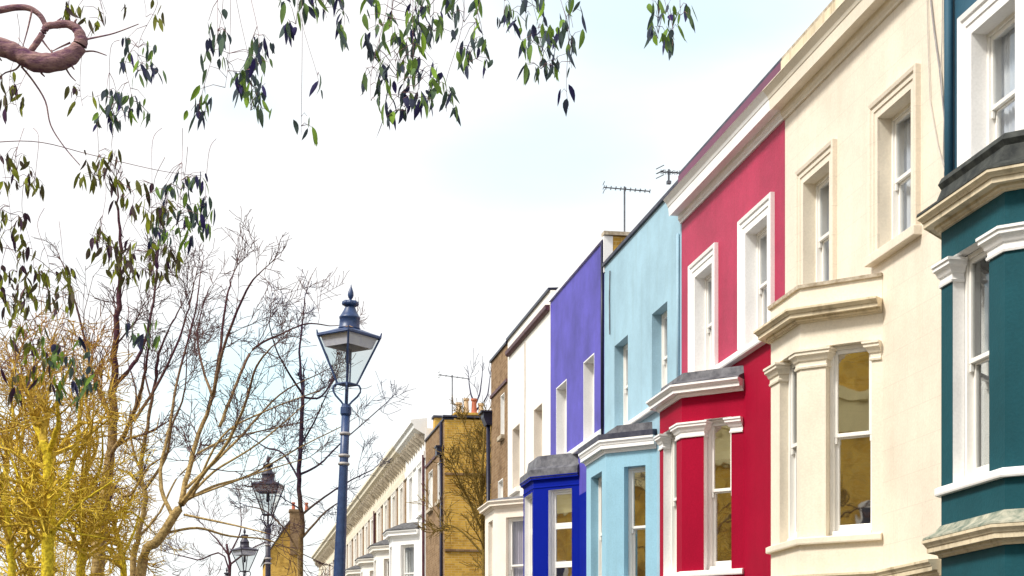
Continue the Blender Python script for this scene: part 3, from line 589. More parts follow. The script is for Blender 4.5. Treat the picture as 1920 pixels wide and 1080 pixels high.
# ------------------------------------------------------------------ stucco row further along
ROW = [(59.25, 'offw', 'white'), (64.7, 'cr', 'cream'), (70.1, 'cr', 'cream'), (75.6, 'cr', 'cream'), (81.0, 'cr', 'cream'), (86.5, 'cr', 'cream'), (92.0, 'cr', 'cream'), (98.0, 'cr', 'cream'), (104.0, 'cr', 'cream')]
M['fstucco'] = paint('ivory_stucco', (0.78, 0.70, 0.56), 0.7, streak=0.5)
FLABEL = ['bright white stucco house next to the golden corner house', 'ivory stucco house, first beyond the bright white one', 'ivory stucco house, second beyond the bright white one',
          'ivory stucco house, third beyond the bright white one', 'ivory stucco house, fourth beyond the bright white one', 'ivory stucco house, fifth beyond the bright white one, beside the near lamp post',
          'ivory stucco house mostly behind the near lamp post', 'far ivory stucco house just left of the near lamp post', 'farthest ivory stucco house of the row']
for k, (y, c, _) in enumerate(ROW):
    y1 = ROW[k + 1][0] if k + 1 < len(ROW) else y + 6
    wm = M['white'] if k == 0 else M['fstucco']; tm = M['white'] if k == 0 else M['offwhite']
    wl = y1 - y
    h = house('stucco_house', FLABEL[k], y, y1, 11.5, wm if k == 0 else M['brown_brick'], [(y + .75, y + 1.85, 8.75, 10.35), (y + wl - 2.1, y + wl - 1.0, 8.75, 10.35)], revm=tm, arch=.16, archm=tm, cornm=tm, sillm=tm, recess=.12, lowm=tm, split_z=8.7, group='stucco houses along the far row')
    m = MB(); m.sweep([(D, y + .01), (D, y1 - .01)], [(-.05, 10.5), (.06, 10.5), (.08, 10.72), (.03, 10.74), (.03, 11.3), (.12, 11.34), (.4, 11.5), (.42, 11.62), (.5, 11.68), (.5, 11.78), (-.05, 11.85)]); cn = obj('cornice', m, tm if k == 0 else M['fstucco'], h)
    n = int(wl / .62)
    for i in range(n):
        m = MB(); m.sweep([(D - .02, y + .15 + i * .62), (D - .02, y + .32 + i * .62)], [(-.04, 10.95), (.02, 10.95), (.1, 11.05), (.3, 11.2), (.34, 11.33), (-.04, 11.33)]); obj('bracket', m, M['grime_shade'], cn)  # dark bracket colour paints in the shade between the brackets
    bay(h, y + 1.7, y + 3.6, .85, tm, tm, (y + 2.75, y + 3.4), (.3, .8), sill=5.6, head=7.75, corn=(8.0, 8.25, .22), roof='hip', caps=False, glassm=M['glass'], lowcorn=5.1, base=0, frieze=None)
    if k in (3, 6):
        m = MB(); m.box(9.0, 9.7, y - .2, y + 3.6, 11.6, 13.3); m.box(8.95, 9.75, y - .25, y + 3.65, 13.3, 13.4); cst = obj('chimney', m, M['gold_brick'], h)
        for i in range(4):
            m = MB(); m.lathe([(.13, 13.4), (.1, 13.8), (.13, 13.82), (.13, 13.87), (.08, 13.87)], c=(9.35, y + .3 + i * .9), sides=10); obj('chimney_pot', m, M['terracotta'], cst)
    if k in (0, 3): m = MB(); m.tube([(D - .07, y + .1, 0), (D - .07, y + .1, 10.6)], .05, sides=8); obj('downpipe_or_shade_strip', m, M['maroon'], h)

# golden gabled house closing the view
gh = thing('gabled_house', 'golden brick gabled house far down the street behind the lamps', 'house', (8.5, 150, 0))
def gp(px, py, Z=150): return at(px, py, Z)
m = MB(); zE, zR = 15.5, 18.0
xa, xb, ya, yb = at(500, 1000, 150).x, at(556, 1000, 150).x, 149, 160
m.box(xa, xb, ya, yb, -.1, zE); m.mesh([(xa, ya, zE), (xb, ya, zE), (xb, ya, zR + .3), ((xa + xb) / 2 + .6, ya, zR + .3), (xa, yb, zE), (xb, yb, zE), (xb, yb, zR + .3), ((xa + xb) / 2 + .6, yb, zR + .3)], [(0, 1, 2, 3), (4, 5, 6, 7), (1, 5, 6, 2)]); obj('wall', m, M['gold_brick'], gh)
m = MB(); xm = (xa + xb) / 2 + .6
m.mesh([(xa - .2, ya - .2, zE - .2), (xm, ya - .2, zR + .35), (xm, yb, zR + .35), (xa - .2, yb, zE - .2), (xa - .2, ya - .2, zE - .05), (xm, ya - .2, zR + .5), (xm, yb, zR + .5), (xa - .2, yb, zE - .05)], [(0, 1, 2, 3), (4, 5, 6, 7), (0, 1, 5, 4), (1, 2, 6, 5), (2, 3, 7, 6), (3, 0, 4, 7)]); obj('roof', m, M['slate'], gh)
m = MB(); m.box(xm, xb + .3, ya - .3, ya + .9, zE, 19.1); m.box(xm - .08, xb + .38, ya - .38, ya + .98, 19.1, 19.3); cst = obj('chimney', m, M['brown_brick'], gh)
for i in range(3):
    m = MB(); m.lathe([(.16, 19.3), (.12, 19.8), (.16, 19.85), (.16, 19.95), (.1, 19.95)], c=(xm + .3 + i * .55, ya + .3), sides=10); obj('chimney_pot', m, M['terracotta'], cst)

# golden brick terrace on the other side of the street (seen mirrored in the bay windows)
for k in range(7):
    y = -8 + k * 6.0
    h = thing('brick_house', 'golden brick house across the street, mirrored in the bay windows', 'house', (-11, y + 3, 0), 'brick houses across the street')
    m = MB(); m.box(-18, -11, y + .01, y + 5.99, -.05, 10.6); obj('wall', m, M['amber_brick'], h)
    m = MB(); m.box(-18.05, -10.9, y + .005, y + 5.995, 8.1, 8.95); m.box(-18.1, -10.75, y + .005, y + 5.995, 8.95, 9.15); obj('cornice', m, M['straw'], h)
    for zz in (1.2, 4.6):
        for q in (.9, 3.6):
            m = MB(); m.box(-11.0, -10.93, y + q, y + q + 1.3, zz, zz + 2.0); f = obj('window', m, M['sash'], h)
            m = MB(); m.box(-10.93, -10.92, y + q + .1, y + q + 1.2, zz + .1, zz + 1.9); obj('pane', m, M['lead_dark'], f)
    m = MB(); m.mesh([(-18.1, y, 10.6), (-10.8, y, 10.6), (-14.5, y, 11.9), (-18.1, y + 6, 10.6), (-10.8, y + 6, 10.6), (-14.5, y + 6, 11.9)], [(0, 1, 2), (3, 5, 4), (1, 4, 5, 2), (0, 2, 5, 3), (0, 3, 4, 1)]); obj('roof', m, M['slate'], h)

# ------------------------------------------------------------------ street lamps
def make_lamp(loc):
    t = thing('street_lamp', 'nearest and tallest dark blue street lamp with four sided lantern', 'street lamp', loc, 'old lantern street lamps')
    ORG[t.name] = Vector((0, 0, 0))
    m = MB(); m.lathe([(.17, 0), (.17, .5), (.15, .55), (.12, .9), (.09, 1.0), (.082, 1.05), (.068, 3.1), (.05, 4.28), (.049, 4.4), (.047, 5.02)], sides=16); obj('post', m, M['lamp'], t, smooth=True)
    m = MB(); m.lathe([(.05, 4.98), (.062, 5.0), (.062, 5.07), (.052, 5.085), (.05, 5.1), (.02, 5.12)], sides=16); obj('collar', m, M['lamp'], t)
    for z, r in ((4.78, .064), (4.535, .066), (4.445, .066)):
        m = MB(); m.lathe([(.045, z - .018), (r - .006, z - .014), (r, z - .006), (r, z + .006), (r - .006, z + .014), (.045, z + .018)], sides=16); obj('ring', m, M['lampring'], t, smooth=True)
    # frog: four curved brackets
    m = MB()
    for k in range(4):
        a = math.pi / 2 * k
        pts = [(r * math.cos(a), r * math.sin(a), z) for r, z in ((.03, 5.1), (.06, 5.14), (.12, 5.2), (.15, 5.25), (.152, 5.29), (.13, 5.325), (.11, 5.325))]
        m.tube(pts, .011, sides=6)
    m.tube([(0, 0, 5.08), (0, 0, 5.36)], .02, sides=8); obj('bracket', m, M['lamp'], t)
    # lantern frame: inverted square pyramid, corners towards the street axes
    zb, zt, rb, rt = 5.33, 5.86, .105, .345
    m = MB()
    for k in range(4):
        a = math.pi / 2 * k; a2 = a + math.pi / 2
        p0 = (rb * math.cos(a), rb * math.sin(a), zb); p1 = (rt * math.cos(a), rt * math.sin(a), zt)
        q0 = (rb * math.cos(a2), rb * math.sin(a2), zb); q1 = (rt * math.cos(a2), rt * math.sin(a2), zt)
        m.tube([p0, p1], .012, sides=6); m.tube([p0, q0], .014, sides=6); m.tube([p1, q1], .014, sides=6)
        m.tube([p1, (p1[0] * 1.04, p1[1] * 1.04, zt + .06)], .014, .006, sides=6)
    m.lathe([(.11, zb - .012), (.12, zb), (.11, zb + .012), (.02, zb + .012), (.02, zb - .012)], sides=4, off=0); lf = obj('lantern_frame', m, M['lamp'], t)
    m = MB()
    for k in range(4):
        a = math.pi / 2 * k; a2 = a + math.pi / 2; f0, f1 = .97, .97; zm = zb + (zt - zb) * .0
        m.quad((rb * f0 * math.cos(a), rb * f0 * math.sin(a), zb), (rb * f0 * math.cos(a2), rb * f0 * math.sin(a2), zb), (rt * f1 * math.cos(a2), rt * f1 * math.sin(a2), zt), (rt * f1 * math.cos(a), rt * f1 * math.sin(a), zt))
    obj('pane', m, M['lglass'], lf)
    m = MB(); m.lathe([(.315, zt - .002), (.262, zt - .125), (.25, zt - .12), (.29, zt - .01)], sides=4, off=0, closed=False); obj('reflector', m, M['lampw'], lf)
    m = MB(); m.tube([(.03, .03, zb), (.03, .03, zt - .15)], .01, sides=6); m.lathe([(.02, zt - .3), (.035, zt - .26), (.03, zt - .15), (.02, zt - .13)], sides=10); obj('lamp_holder', m, M['lamp'], lf)
    m = MB(); m.lathe([(.35, zt + .0), (.352, zt + .018), (.33, zt + .03), (.25, zt + .05), (.14, zt + .085), (.02, zt + .085)], sides=4, off=0); obj('lantern_roof', m, M['lamp'], t)
    z0 = zt + .075
    m = MB(); m.lathe([(.125, z0), (.125, z0 + .02), (.115, z0 + .03), (.112, z0 + .12), (.118, z0 + .125), (.118, z0 + .14), (.108, z0 + .15), (.075, z0 + .21), (.055, z0 + .255), (.05, z0 + .27)], sides=18); obj('chimney', m, M['lamp'], t, smooth=True)
    m = MB(); n = 48; vs_ = []
    for (r, z) in ((.05, z0 + .262), (.082, z0 + .272), (.088, z0 + .29), (.082, z0 + .318), (.05, z0 + .325)):
        for j in range(n):
            q = 2 * math.pi * j / n; rr = r * (1 + .09 * math.cos(q * 8)) if r > .06 else r; vs_.append((rr * math.cos(q), rr * math.sin(q), z))
    m.mesh(vs_, [(i * n + j, i * n + (j + 1) % n, (i + 1) * n + (j + 1) % n, (i + 1) * n + j) for i in range(4) for j in range(n)] + [tuple(range(4 * n, 5 * n))]); obj('crown', m, M['lamp'], t, smooth=True)
    m = MB(); m.lathe([(.016, z0 + .32), (.014, z0 + .345), (.026, z0 + .36), (.034, z0 + .385), (.03, z0 + .42), (.018, z0 + .455), (.008, z0 + .48), (.002, z0 + .51)], sides=14); obj('finial', m, M['lamp'], t, smooth=True)
    m = MB(); m.mesh([(.15, -.05, zt + .078), (.15, .05, zt + .078), (.29, .028, zt + .048), (.29, -.028, zt + .048), (.15, 0, zt + .094), (.30, 0, zt + .055)], [(0, 4, 5, 3), (4, 1, 2, 5), (0, 1, 4), (3, 5, 2), (0, 3, 2, 1)]); obj('patch', m, M['rust'], t)
    return t
DM = {}
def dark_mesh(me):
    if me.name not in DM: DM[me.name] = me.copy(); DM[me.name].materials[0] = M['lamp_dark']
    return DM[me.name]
lamp = make_lamp((1.475, 19.55, 0))
lamp.rotation_euler = (0, math.radians(2.3), -YAW + math.radians(45 + 43))
lamp.rotation_euler = (Matrix.Rotation(math.radians(2.35), 3, 'Y') @ Matrix.Rotation(math.radians(-90 - 6), 3, 'Z')).to_euler()
for (x, y, rz, sc, lb, gone) in ((1.36, 32.28, 30, 1.0, 'second street lamp from the front, framed by bare branches', 0), (1.30, 44.7, 75, 1.0, 'third street lamp, small, lower left of the second', 0), (1.08, 56.3, 10, 1.0, 'farthest street lamp, only its cap showing at the bottom', 0)):
    c = copy_tree(lamp); c.location = (x, y, 0); c.rotation_euler = (0, 0, math.radians(rz)); c['label'] = lb
    for ch in c.children_recursive:
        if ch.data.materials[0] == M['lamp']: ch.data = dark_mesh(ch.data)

# ------------------------------------------------------------------ aerials and cables
def aerial(label, base, h, d, L_, n, el, tilt=0.0, panel=False):
    t = thing('tv_aerial', label, 'aerial', base, 'television aerials on the roofs'); b = Vector(base)
    m = MB(); m.tube([b, b + Vector((0, 0, h))], .018, sides=6); m.box(b.x - .035, b.x + .035, b.y - .035, b.y + .035, b.z, b.z + .05); obj('mast', m, M['metal'], t)
    dv = Vector((d[0], d[1], tilt)).normalized(); sv = dv.cross(Vector((0, 0, 1))).normalized(); c = b + Vector((0, 0, h - .05))
    m = MB(); m.tube([c - dv * L_ * .45, c + dv * L_ * .55], .012, sides=6); bo = obj('boom', m, M['metal'], t)
    m = MB()
    for i in range(n):
        q = c + dv * L_ * (-.4 + .95 * i / (n - 1)); e = el * (1 - .3 * i / n)
        m.tube([q - sv * e, q + sv * e], .006, sides=5); m.tube([q - Vector((0, 0, .04)), q + Vector((0, 0, .04))], .006, sides=5)
    q = c - dv * L_ * .45
    for zz in (-.08, 0, .08): m.tube([q - sv * el + Vector((0, 0, zz)), q + sv * el + Vector((0, 0, zz))], .008, sides=5)
    obj('element', m, M['metal'], t)
aerial('comb shaped television aerial on a tall mast above the light blue house', at(1171, 442, 34), .95, (.97, -.1), .9, 10, .12, -.06)
aerial('small tangled television aerial behind the red house roofline', at(1254, 345, 30), .25, (.9, .3), .4, 5, .12, .1)
aerial('thin television aerial above the golden corner house', at(848, 781, 56) , 1.32, (.95, .2), 1.0, 6, .1, -.05)
for i, (lb, pts, r, mt) in enumerate([('dark grey cable slanting down the cream wall', [(1743, -20), (1752, 60), (1762, 130), (1772, 230), (1775, 320)], .010, 'wire'),
        ('thin pale cable hanging left of the dark one on the cream wall', [(1738, -20), (1740, 80), (1744, 190), (1758, 270), (1775, 335)], .006, 'wirel'),
        ('thin pale cable hanging close to the teal house edge', [(1767, -20), (1766, 80), (1764, 130), (1770, 220), (1768, 300), (1777, 330)], .006, 'wirel')]):
    P3 = []
    for (px, py) in pts:
        u = (px - 960) / FPX; Z = (D - .02) / (SN + u * CS); P3.append(at(px, py, Z))
    m = MB(); m.tube(P3, r, sides=6); tag(obj('cable', m, M[mt]), lb, 'cable', 'cables on the cream wall')

# ------------------------------------------------------------------ trees
def wander(p, d, L_, n, rnd, wob=.25, up=.0):
    pts = [p.copy()]; d = d.normalized(); st = L_ / n
    for i in range(n):
        d = (d + Vector((rnd.gauss(0, wob), rnd.gauss(0, wob), rnd.gauss(0, wob) + up)) * .5).normalized(); pts.append(pts[-1] + d * st)
    return pts
def grow(mb, p, d, L_, r, lvl, rnd, up=.15, dens=1.0, spread=(25, 60), rmin=.0022):
    n = 5 if lvl > 0 else 4
    pts = wander(p, d, L_, n, rnd, .22, up)
    mb.tube(pts, r, max(rmin, r * .35), sides=4 if r < .012 else 5, cap=False)
    if lvl <= 0: return
    k = max(2, int(round((4 + rnd.random() * 3) * dens)))
    for i in range(k):
        t = .2 + .8 * (i + rnd.random()) / k; j = min(n - 1, int(t * n)); f = t * n - j
        q = pts[j].lerp(pts[j + 1], min(1, f)); dd = (pts[j + 1] - pts[j]).normalized()
        ax = dd.cross(Vector((rnd.gauss(0, 1), rnd.gauss(0, 1), rnd.gauss(0, 1)))).normalized()
        ang = math.radians(rnd.uniform(*spread)); nd = Matrix.Rotation(ang, 3, ax) @ dd
        grow(mb, q, nd, L_ * rnd.uniform(.4, .68), max(rmin, r * rnd.uniform(.42, .6)), lvl - 1, rnd, up, dens, spread, rmin)
def smooth_path(P, n=4):
    out = []
    for i in range(len(P) - 1):
        p0 = P[max(0, i - 1)]; p1 = P[i]; p2 = P[i + 1]; p3 = P[min(len(P) - 1, i + 2)]
        for k in range(n):
            t = k / n; out.append(.5 * ((2 * p1) + (p2 - p0) * t + (2 * p0 - 5 * p1 + 4 * p2 - p3) * t * t + (3 * p1 - p0 - 3 * p2 + p3) * t ** 3))
    out.append(P[-1]); return out
def tree(name, label, Z, limbs, bark, twig, seed, lvl=2, per=2.2, tl=1.5, up=.18, dens=1.0, group='bare trees along the street', spread=(25, 60), rtw=.35, rmin=.0022):
    """limbs: list of (pixel polyline, radius px at start, at end, depth drift, twigs?)"""
    rnd = random.Random(seed); s = Z / FPX
    t = MB(); c = MB()
    P0 = at(*limbs[0][0][0], Z); root = thing(name, label, 'tree', (P0.x, P0.y, 0), group)
    for li, (px, r0, r1, drift, tw) in enumerate(limbs):
        n = len(px); P = [at(x, y, Z + drift * i / (n - 1)) for i, (x, y) in enumerate(px)]
        if li == 0 or len(px) and px[0][1] >= 1070: P = [Vector((P[0].x, P[0].y, -.1)) + Vector((.0, 0, 0))] + P
        sp = smooth_path(P, 5); k = len(sp)
        sp = [q + Vector((rnd.gauss(0, .25), rnd.gauss(0, .25), 0)) * (r0 * s * .5) if 0 < i < k - 1 else q for i, q in enumerate(sp)]
        rad = [max(rmin, (r0 + (r1 - r0) * i / (k - 1)) * s) for i in range(k)]
        t.tube(sp, 0, radii=rad, sides=8 if r0 > 5 else 6)
        if tw:
            L_ = sum((sp[i + 1] - sp[i]).length for i in range(k - 1)); m_ = int(per * L_ * tw)
            for q in range(m_):
                f = rnd.uniform(.2, 1) * (k - 2); j = int(f); b = sp[j].lerp(sp[j + 1], f - j)
                if b.z < 2.0: continue
                dd = (sp[j + 1] - sp[j]).normalized(); ax = dd.cross(Vector((rnd.gauss(0, .5), rnd.gauss(0, 1), rnd.gauss(0, 1)))).normalized()
                nd = Matrix.Rotation(math.radians(rnd.uniform(*spread)), 3, ax) @ dd
                grow(c, b, nd, tl * rnd.uniform(.5, 1.1), max(rmin, rad[j] * rtw), lvl, rnd, up, dens, spread, rmin)
            grow(c, sp[-1], sp[-1] - sp[-3], tl * .5, rad[-1], lvl, rnd, up, dens, spread, rmin)
    obj('trunk', t, bark, root, smooth=True); obj('crown', c, twig, root)
    return root

tree('bare_tree', 'bare tree with a leaning tan trunk left of the street lamps', 23,
     [([(262, 1090), (300, 1012), (340, 945)], 11, 8, 0, 0),
      ([(340, 945), (352, 890), (368, 830), (398, 742), (412, 655), (425, 560), (438, 512)], 5.8, 1.2, .8, .9),
      ([(340, 945), (380, 890), (420, 840), (455, 770), (480, 690), (510, 650)], 4.2, 1.4, -1.5, .8),
      ([(412, 800), (445, 715), (475, 655), (530, 625), (575, 607), (618, 611)], 3.5, 1, 1.2, .7),
      ([(400, 740), (420, 650), (462, 545), (489, 510)], 3.5, 1.2, -.6, .9),
      ([(345, 940), (400, 912), (470, 890), (560, 840), (640, 800)], 3.2, 1, 1.5, .5),
      ([(310, 1000), (370, 990), (430, 1005), (500, 1012), (570, 1040)], 3, 1, .9, .35),
      ([(325, 970), (300, 900), (318, 800), (335, 700), (365, 590), (375, 520)], 4.5, 1.2, 1.3, .7),
      ([(350, 915), (440, 830), (525, 740), (600, 700)], 3.2, 1, 1.4, .6),
      ([(398, 742), (380, 690), (370, 620), (390, 545)], 3, 1, 1.2, .6),
      ([(342, 948), (400, 885), (480, 835), (570, 760)], 3, 1, .5, .45), ([(362, 930), (415, 820), (500, 770), (600, 732)], 2.6, .9, -.8, .45),
      ([(352, 935), (475, 890), (565, 862)], 2.4, .9, .8, .45), ([(345, 965), (440, 985), (500, 1000)], 2.4, .9, -.5, .4), ([(372, 850), (430, 822), (565, 792)], 2.4, .9, 1.2, .45)],
     M['bark_tan'], M['twig'], 3, lvl=2, per=3.0, tl=.8, up=.1, dens=.95, rmin=.0032)
tree('bare_tree', 'thin crooked bare tree between the upright trunk and the leaning one', 26,
     [([(250, 1090), (258, 1010), (272, 935), (264, 885), (276, 800), (290, 720), (302, 650), (332, 588)], 7, 1.4, 0, .5), ([(266, 890), (245, 820), (255, 740), (240, 680)], 3, 1, .6, .7),
      ([(270, 920), (310, 860), (322, 800), (345, 740), (350, 670)], 3.4, 1, -.6, .7), ([(258, 1010), (300, 960), (330, 900), (380, 850)], 3, 1, .8, .5), ([(284, 750), (270, 690), (280, 630)], 2, .9, .5, .7)],
     M['bark_tan'], M['twig'], 12, lvl=2, per=1.8, tl=.8, up=.1, dens=.95, rmin=.0034)
tree('bare_tree', 'bare tree with a straight upright trunk rising into the leafy boughs at left', 25.5,
     [([(183, 1090), (192, 985), (202, 890), (212, 800), (213, 720), (219, 630), (224, 540), (226, 450), (222, 370)], 14, 1.8, 0, .45),
      ([(213, 725), (245, 690), (268, 650), (285, 580), (292, 520), (300, 440)], 4.5, 1.2, .9, .8),
      ([(203, 860), (240, 800), (262, 740), (275, 680), (282, 600)], 5, 1.5, -.8, .6),
      ([(250, 790), (290, 730), (330, 650), (350, 590), (362, 540)], 3.5, 1.2, .5, .8),
      ([(212, 800), (180, 720), (160, 640), (140, 560), (120, 500)], 4, 1.2, .8, .6),
      ([(200, 900), (240, 930), (275, 880), (300, 860)], 3.4, 1.2, -.5, .5)],
     M['bark_tan'], M['twig'], 9, lvl=2, per=2.0, tl=.85, up=.1, dens=.95, rmin=.0034)
GOLD = [
    ('thick golden barked tree in the lower left corner', 20, [([(88, 1100), (92, 990), (92, 940), (90, 870), (82, 830)], 13, 9, 0, .6), ([(85, 840), (68, 800), (55, 745), (30, 690)], 7, 1.5, .6, 1.1), ([(90, 850), (108, 800), (110, 740), (135, 680)], 6, 1.5, -.8, 1.1), ([(92, 950), (125, 900), (145, 830), (152, 760), (165, 690)], 7, 1.6, .8, 1.1), ([(90, 990), (50, 930), (30, 880), (5, 830)], 5, 1.5, .6, 1.1), ([(92, 1010), (130, 960), (170, 930), (215, 900)], 4.5, 1.2, -.4, 1)], 21),
    ('golden mossy tree with low twisting boughs at the left edge', 22, [([(22, 1100), (18, 1010), (8, 930), (12, 860)], 9, 5, 0, 1), ([(12, 860), (25, 790), (20, 720), (40, 650)], 4.5, 1.2, .5, 1.2), ([(16, 960), (60, 900), (75, 850), (70, 780)], 4, 1.2, -.6, 1.2), ([(20, 1040), (70, 990), (140, 1000), (200, 1010)], 4, 1.2, .6, 1.1), ([(10, 920), (-30, 850), (-40, 780)], 4, 1.2, .5, 1)], 22),
    ('golden twiggy tree between the thick one and the upright trunk', 24, [([(150, 1100), (158, 1020), (150, 950), (162, 880)], 10, 5, 0, 1), ([(162, 880), (170, 810), (160, 740), (172, 670)], 4.5, 1.2, .5, 1.2), ([(155, 940), (190, 870), (190, 800)], 4, 1.2, -.6, 1.1), ([(155, 1020), (200, 970), (245, 960), (280, 990)], 4, 1.2, .6, 1.1), ([(152, 1000), (110, 940), (100, 880)], 4, 1.2, .5, 1.1)], 23),
    ('golden tree with a pale forked trunk between the thick one and the left edge', 23, [([(58, 1100), (54, 1040), (48, 980), (52, 920)], 8, 5, 0, 1), ([(52, 925), (40, 850), (48, 780), (38, 710)], 4, 1.2, .4, 1.1), ([(52, 930), (72, 870), (68, 800), (80, 740)], 4, 1.2, -.4, 1.1), ([(54, 1040), (90, 1000), (120, 960), (130, 900)], 4, 1.2, .4, 1.1), ([(52, 1000), (20, 960), (-10, 930)], 3.5, 1.2, .4, 1)], 25),
    ('low golden shrubby tree at the foot of the leaning trunk', 27, [([(232, 1100), (228, 1040), (215, 990), (205, 950)], 8, 3, 0, 1.2), ([(228, 1050), (250, 1000), (262, 960)], 4, 1.2, .5, 1.2), ([(225, 1060), (180, 1010), (130, 1020), (80, 1000)], 4, 1.2, .4, 1.2)], 24),
]
GOLD.append(('wide golden bush of many thin stems behind the golden trunks at lower left', 31, [([(95, 1300), (92, 1230), (80, 1150), (60, 1060), (48, 990)], 4, 1.2, .3, .35)] + [([(95, 1250), (95 + (x - 95) * .35, 1170), (95 + (x - 95) * .75, y + 70), (x, y + 25)], 3, 1, dr, .35) for x, y, dr in ((-10, 1000, .5), (15, 960, -.6), (30, 1030, .8), (75, 950, -.4), (105, 980, .9), (135, 960, -.7), (160, 1010, .4), (185, 980, .8), (205, 1050, -.5), (125, 1040, .2), (50, 1060, -.3))], 27))
for lb, Z, limbs, sd_ in GOLD:
    tree('bare_tree', lb, Z, limbs, M['bark_gold'], M['twig_gold'] if sd_ % 2 else M['twig_warm'], sd_, lvl=2, per=3.5, rmin=.004, tl=.85, up=.06, spread=(30, 75), dens=1.05, rtw=.5)
tree('bare_tree', 'slim dark bare tree directly left of the nearest lamp post', 29,
     [([(563, 1090), (567, 985), (560, 900), (565, 800), (568, 742)], 5.5, 3.5, 0, .25), ([(568, 742), (562, 660), (568, 600), (571, 560)], 3, 1, .5, 1), ([(568, 745), (600, 745), (622, 715), (636, 690)], 2.4, 1, .9, 1), ([(568, 740), (545, 705), (520, 660), (505, 610)], 2.4, 1, -.8, 1),
      ([(566, 965), (600, 938), (650, 905), (700, 880)], 2.4, 1, 1.4, .7), ([(562, 890), (600, 870), (640, 830), (725, 755)], 2.4, .9, 1.5, .7), ([(565, 1010), (610, 960), (640, 940)], 2.6, 1, 1.2, .8), ([(561, 900), (530, 850), (500, 840), (470, 820)], 2.2, 1, .8, .8), ([(565, 1050), (540, 1000), (500, 960), (470, 950)], 2.2, 1, .6, .8), ([(566, 830), (590, 790), (612, 740)], 2, 1, -.8, 1)],
     M['bark_slim'], M['twig_blue'], 31, lvl=2, per=2.1, tl=.7, up=.1, dens=.95, rmin=.0036)
tree('bare_tree', 'bare street tree in front of the golden brick end wall', 50.5,
     [([(908, 1090), (905, 1000), (902, 920), (906, 850), (910, 800)], 5, 2, 0, .7), ([(904, 960), (890, 890), (882, 830), (872, 800)], 2.6, .9, .5, .8), ([(905, 1000), (880, 940), (862, 905), (850, 880)], 2.6, .9, -.6, .8), ([(906, 1040), (870, 1000), (845, 985), (825, 990)], 2.4, .9, .5, .8), ([(904, 930), (915, 870), (925, 820)], 2, .9, .3, .5)],
     M['bark_olive'], M['bark_olive'], 41, lvl=2, per=2.6, tl=1.05, up=.12, rmin=.008)
tree('bare_tree', 'small bluish bare tree showing above the chimney pots', 72,
     [([(893, 1090), (893, 900), (892, 800), (890, 755)], 4, 2.2, 0, 0), ([(890, 760), (882, 735), (879, 712)], 2, .9, .3, 1), ([(891, 760), (900, 735), (904, 705)], 2, .9, .3, 1), ([(892, 770), (912, 745), (918, 715)], 2, .9, .3, 1)],
     M['twig_blue'], M['twig_blue'], 51, lvl=1, per=1.0, tl=1.1, up=.3, rmin=.008)
tree('bare_tree', 'small brown bare tree low behind the second and third lamps', 62,
     [([(430, 1090), (432, 1060), (425, 1020)], 4, 2, 0, 0), ([(428, 1040), (405, 1010), (385, 990)], 2, .9, .3, 1), ([(430, 1040), (450, 1000), (452, 965)], 2, .9, .3, 1), ([(430, 1060), (470, 1030), (500, 1015)], 2, .9, .3, 1), ([(430, 1070), (370, 1050), (330, 1040)], 2, .9, .3, 1)],
     M['bark_tan'], M['twig'], 61, lvl=2, per=.9, tl=1.6, up=.15, rmin=.006)

for Z, dx, sd_ in ((9, 0, 71), (15, 40, 72), (22, 10, 73)):   # trees across the street, seen mirrored in the bay windows
    c0 = 960 + FPX * ((-7.2 / Z - SN) / CS); k = FPX / Z
    q = lambda x, z: (c0 + x * k, HOR - (z - EYE) * k)
    tree('bare_tree', 'dark bare tree across the street, mirrored in the bay windows', Z, [([q(0, 0), q(.1, 2), q(.0, 4), q(.2, 5.5)], .14 * k, .09 * k, 0, 0), ([q(.2, 5.5), q(.8, 7), q(1.2, 9)], .07 * k, .02 * k, 1.5, .5), ([q(.2, 5.3), q(-.8, 6.6), q(-1.3, 8.6)], .07 * k, .02 * k, -1.2, .5), ([q(.0, 4.2), q(1.0, 5.4), q(1.8, 6.2)], .05 * k, .015 * k, -1.6, .5), ([q(.0, 3.8), q(-.9, 5.0), q(-1.8, 5.8)], .05 * k, .015 * k, 1.6, .5)],
         M['twig'], M['twig'], sd_, lvl=1, per=1.3, tl=1.1, up=.12, rmin=.006, group='bare trees across the street')
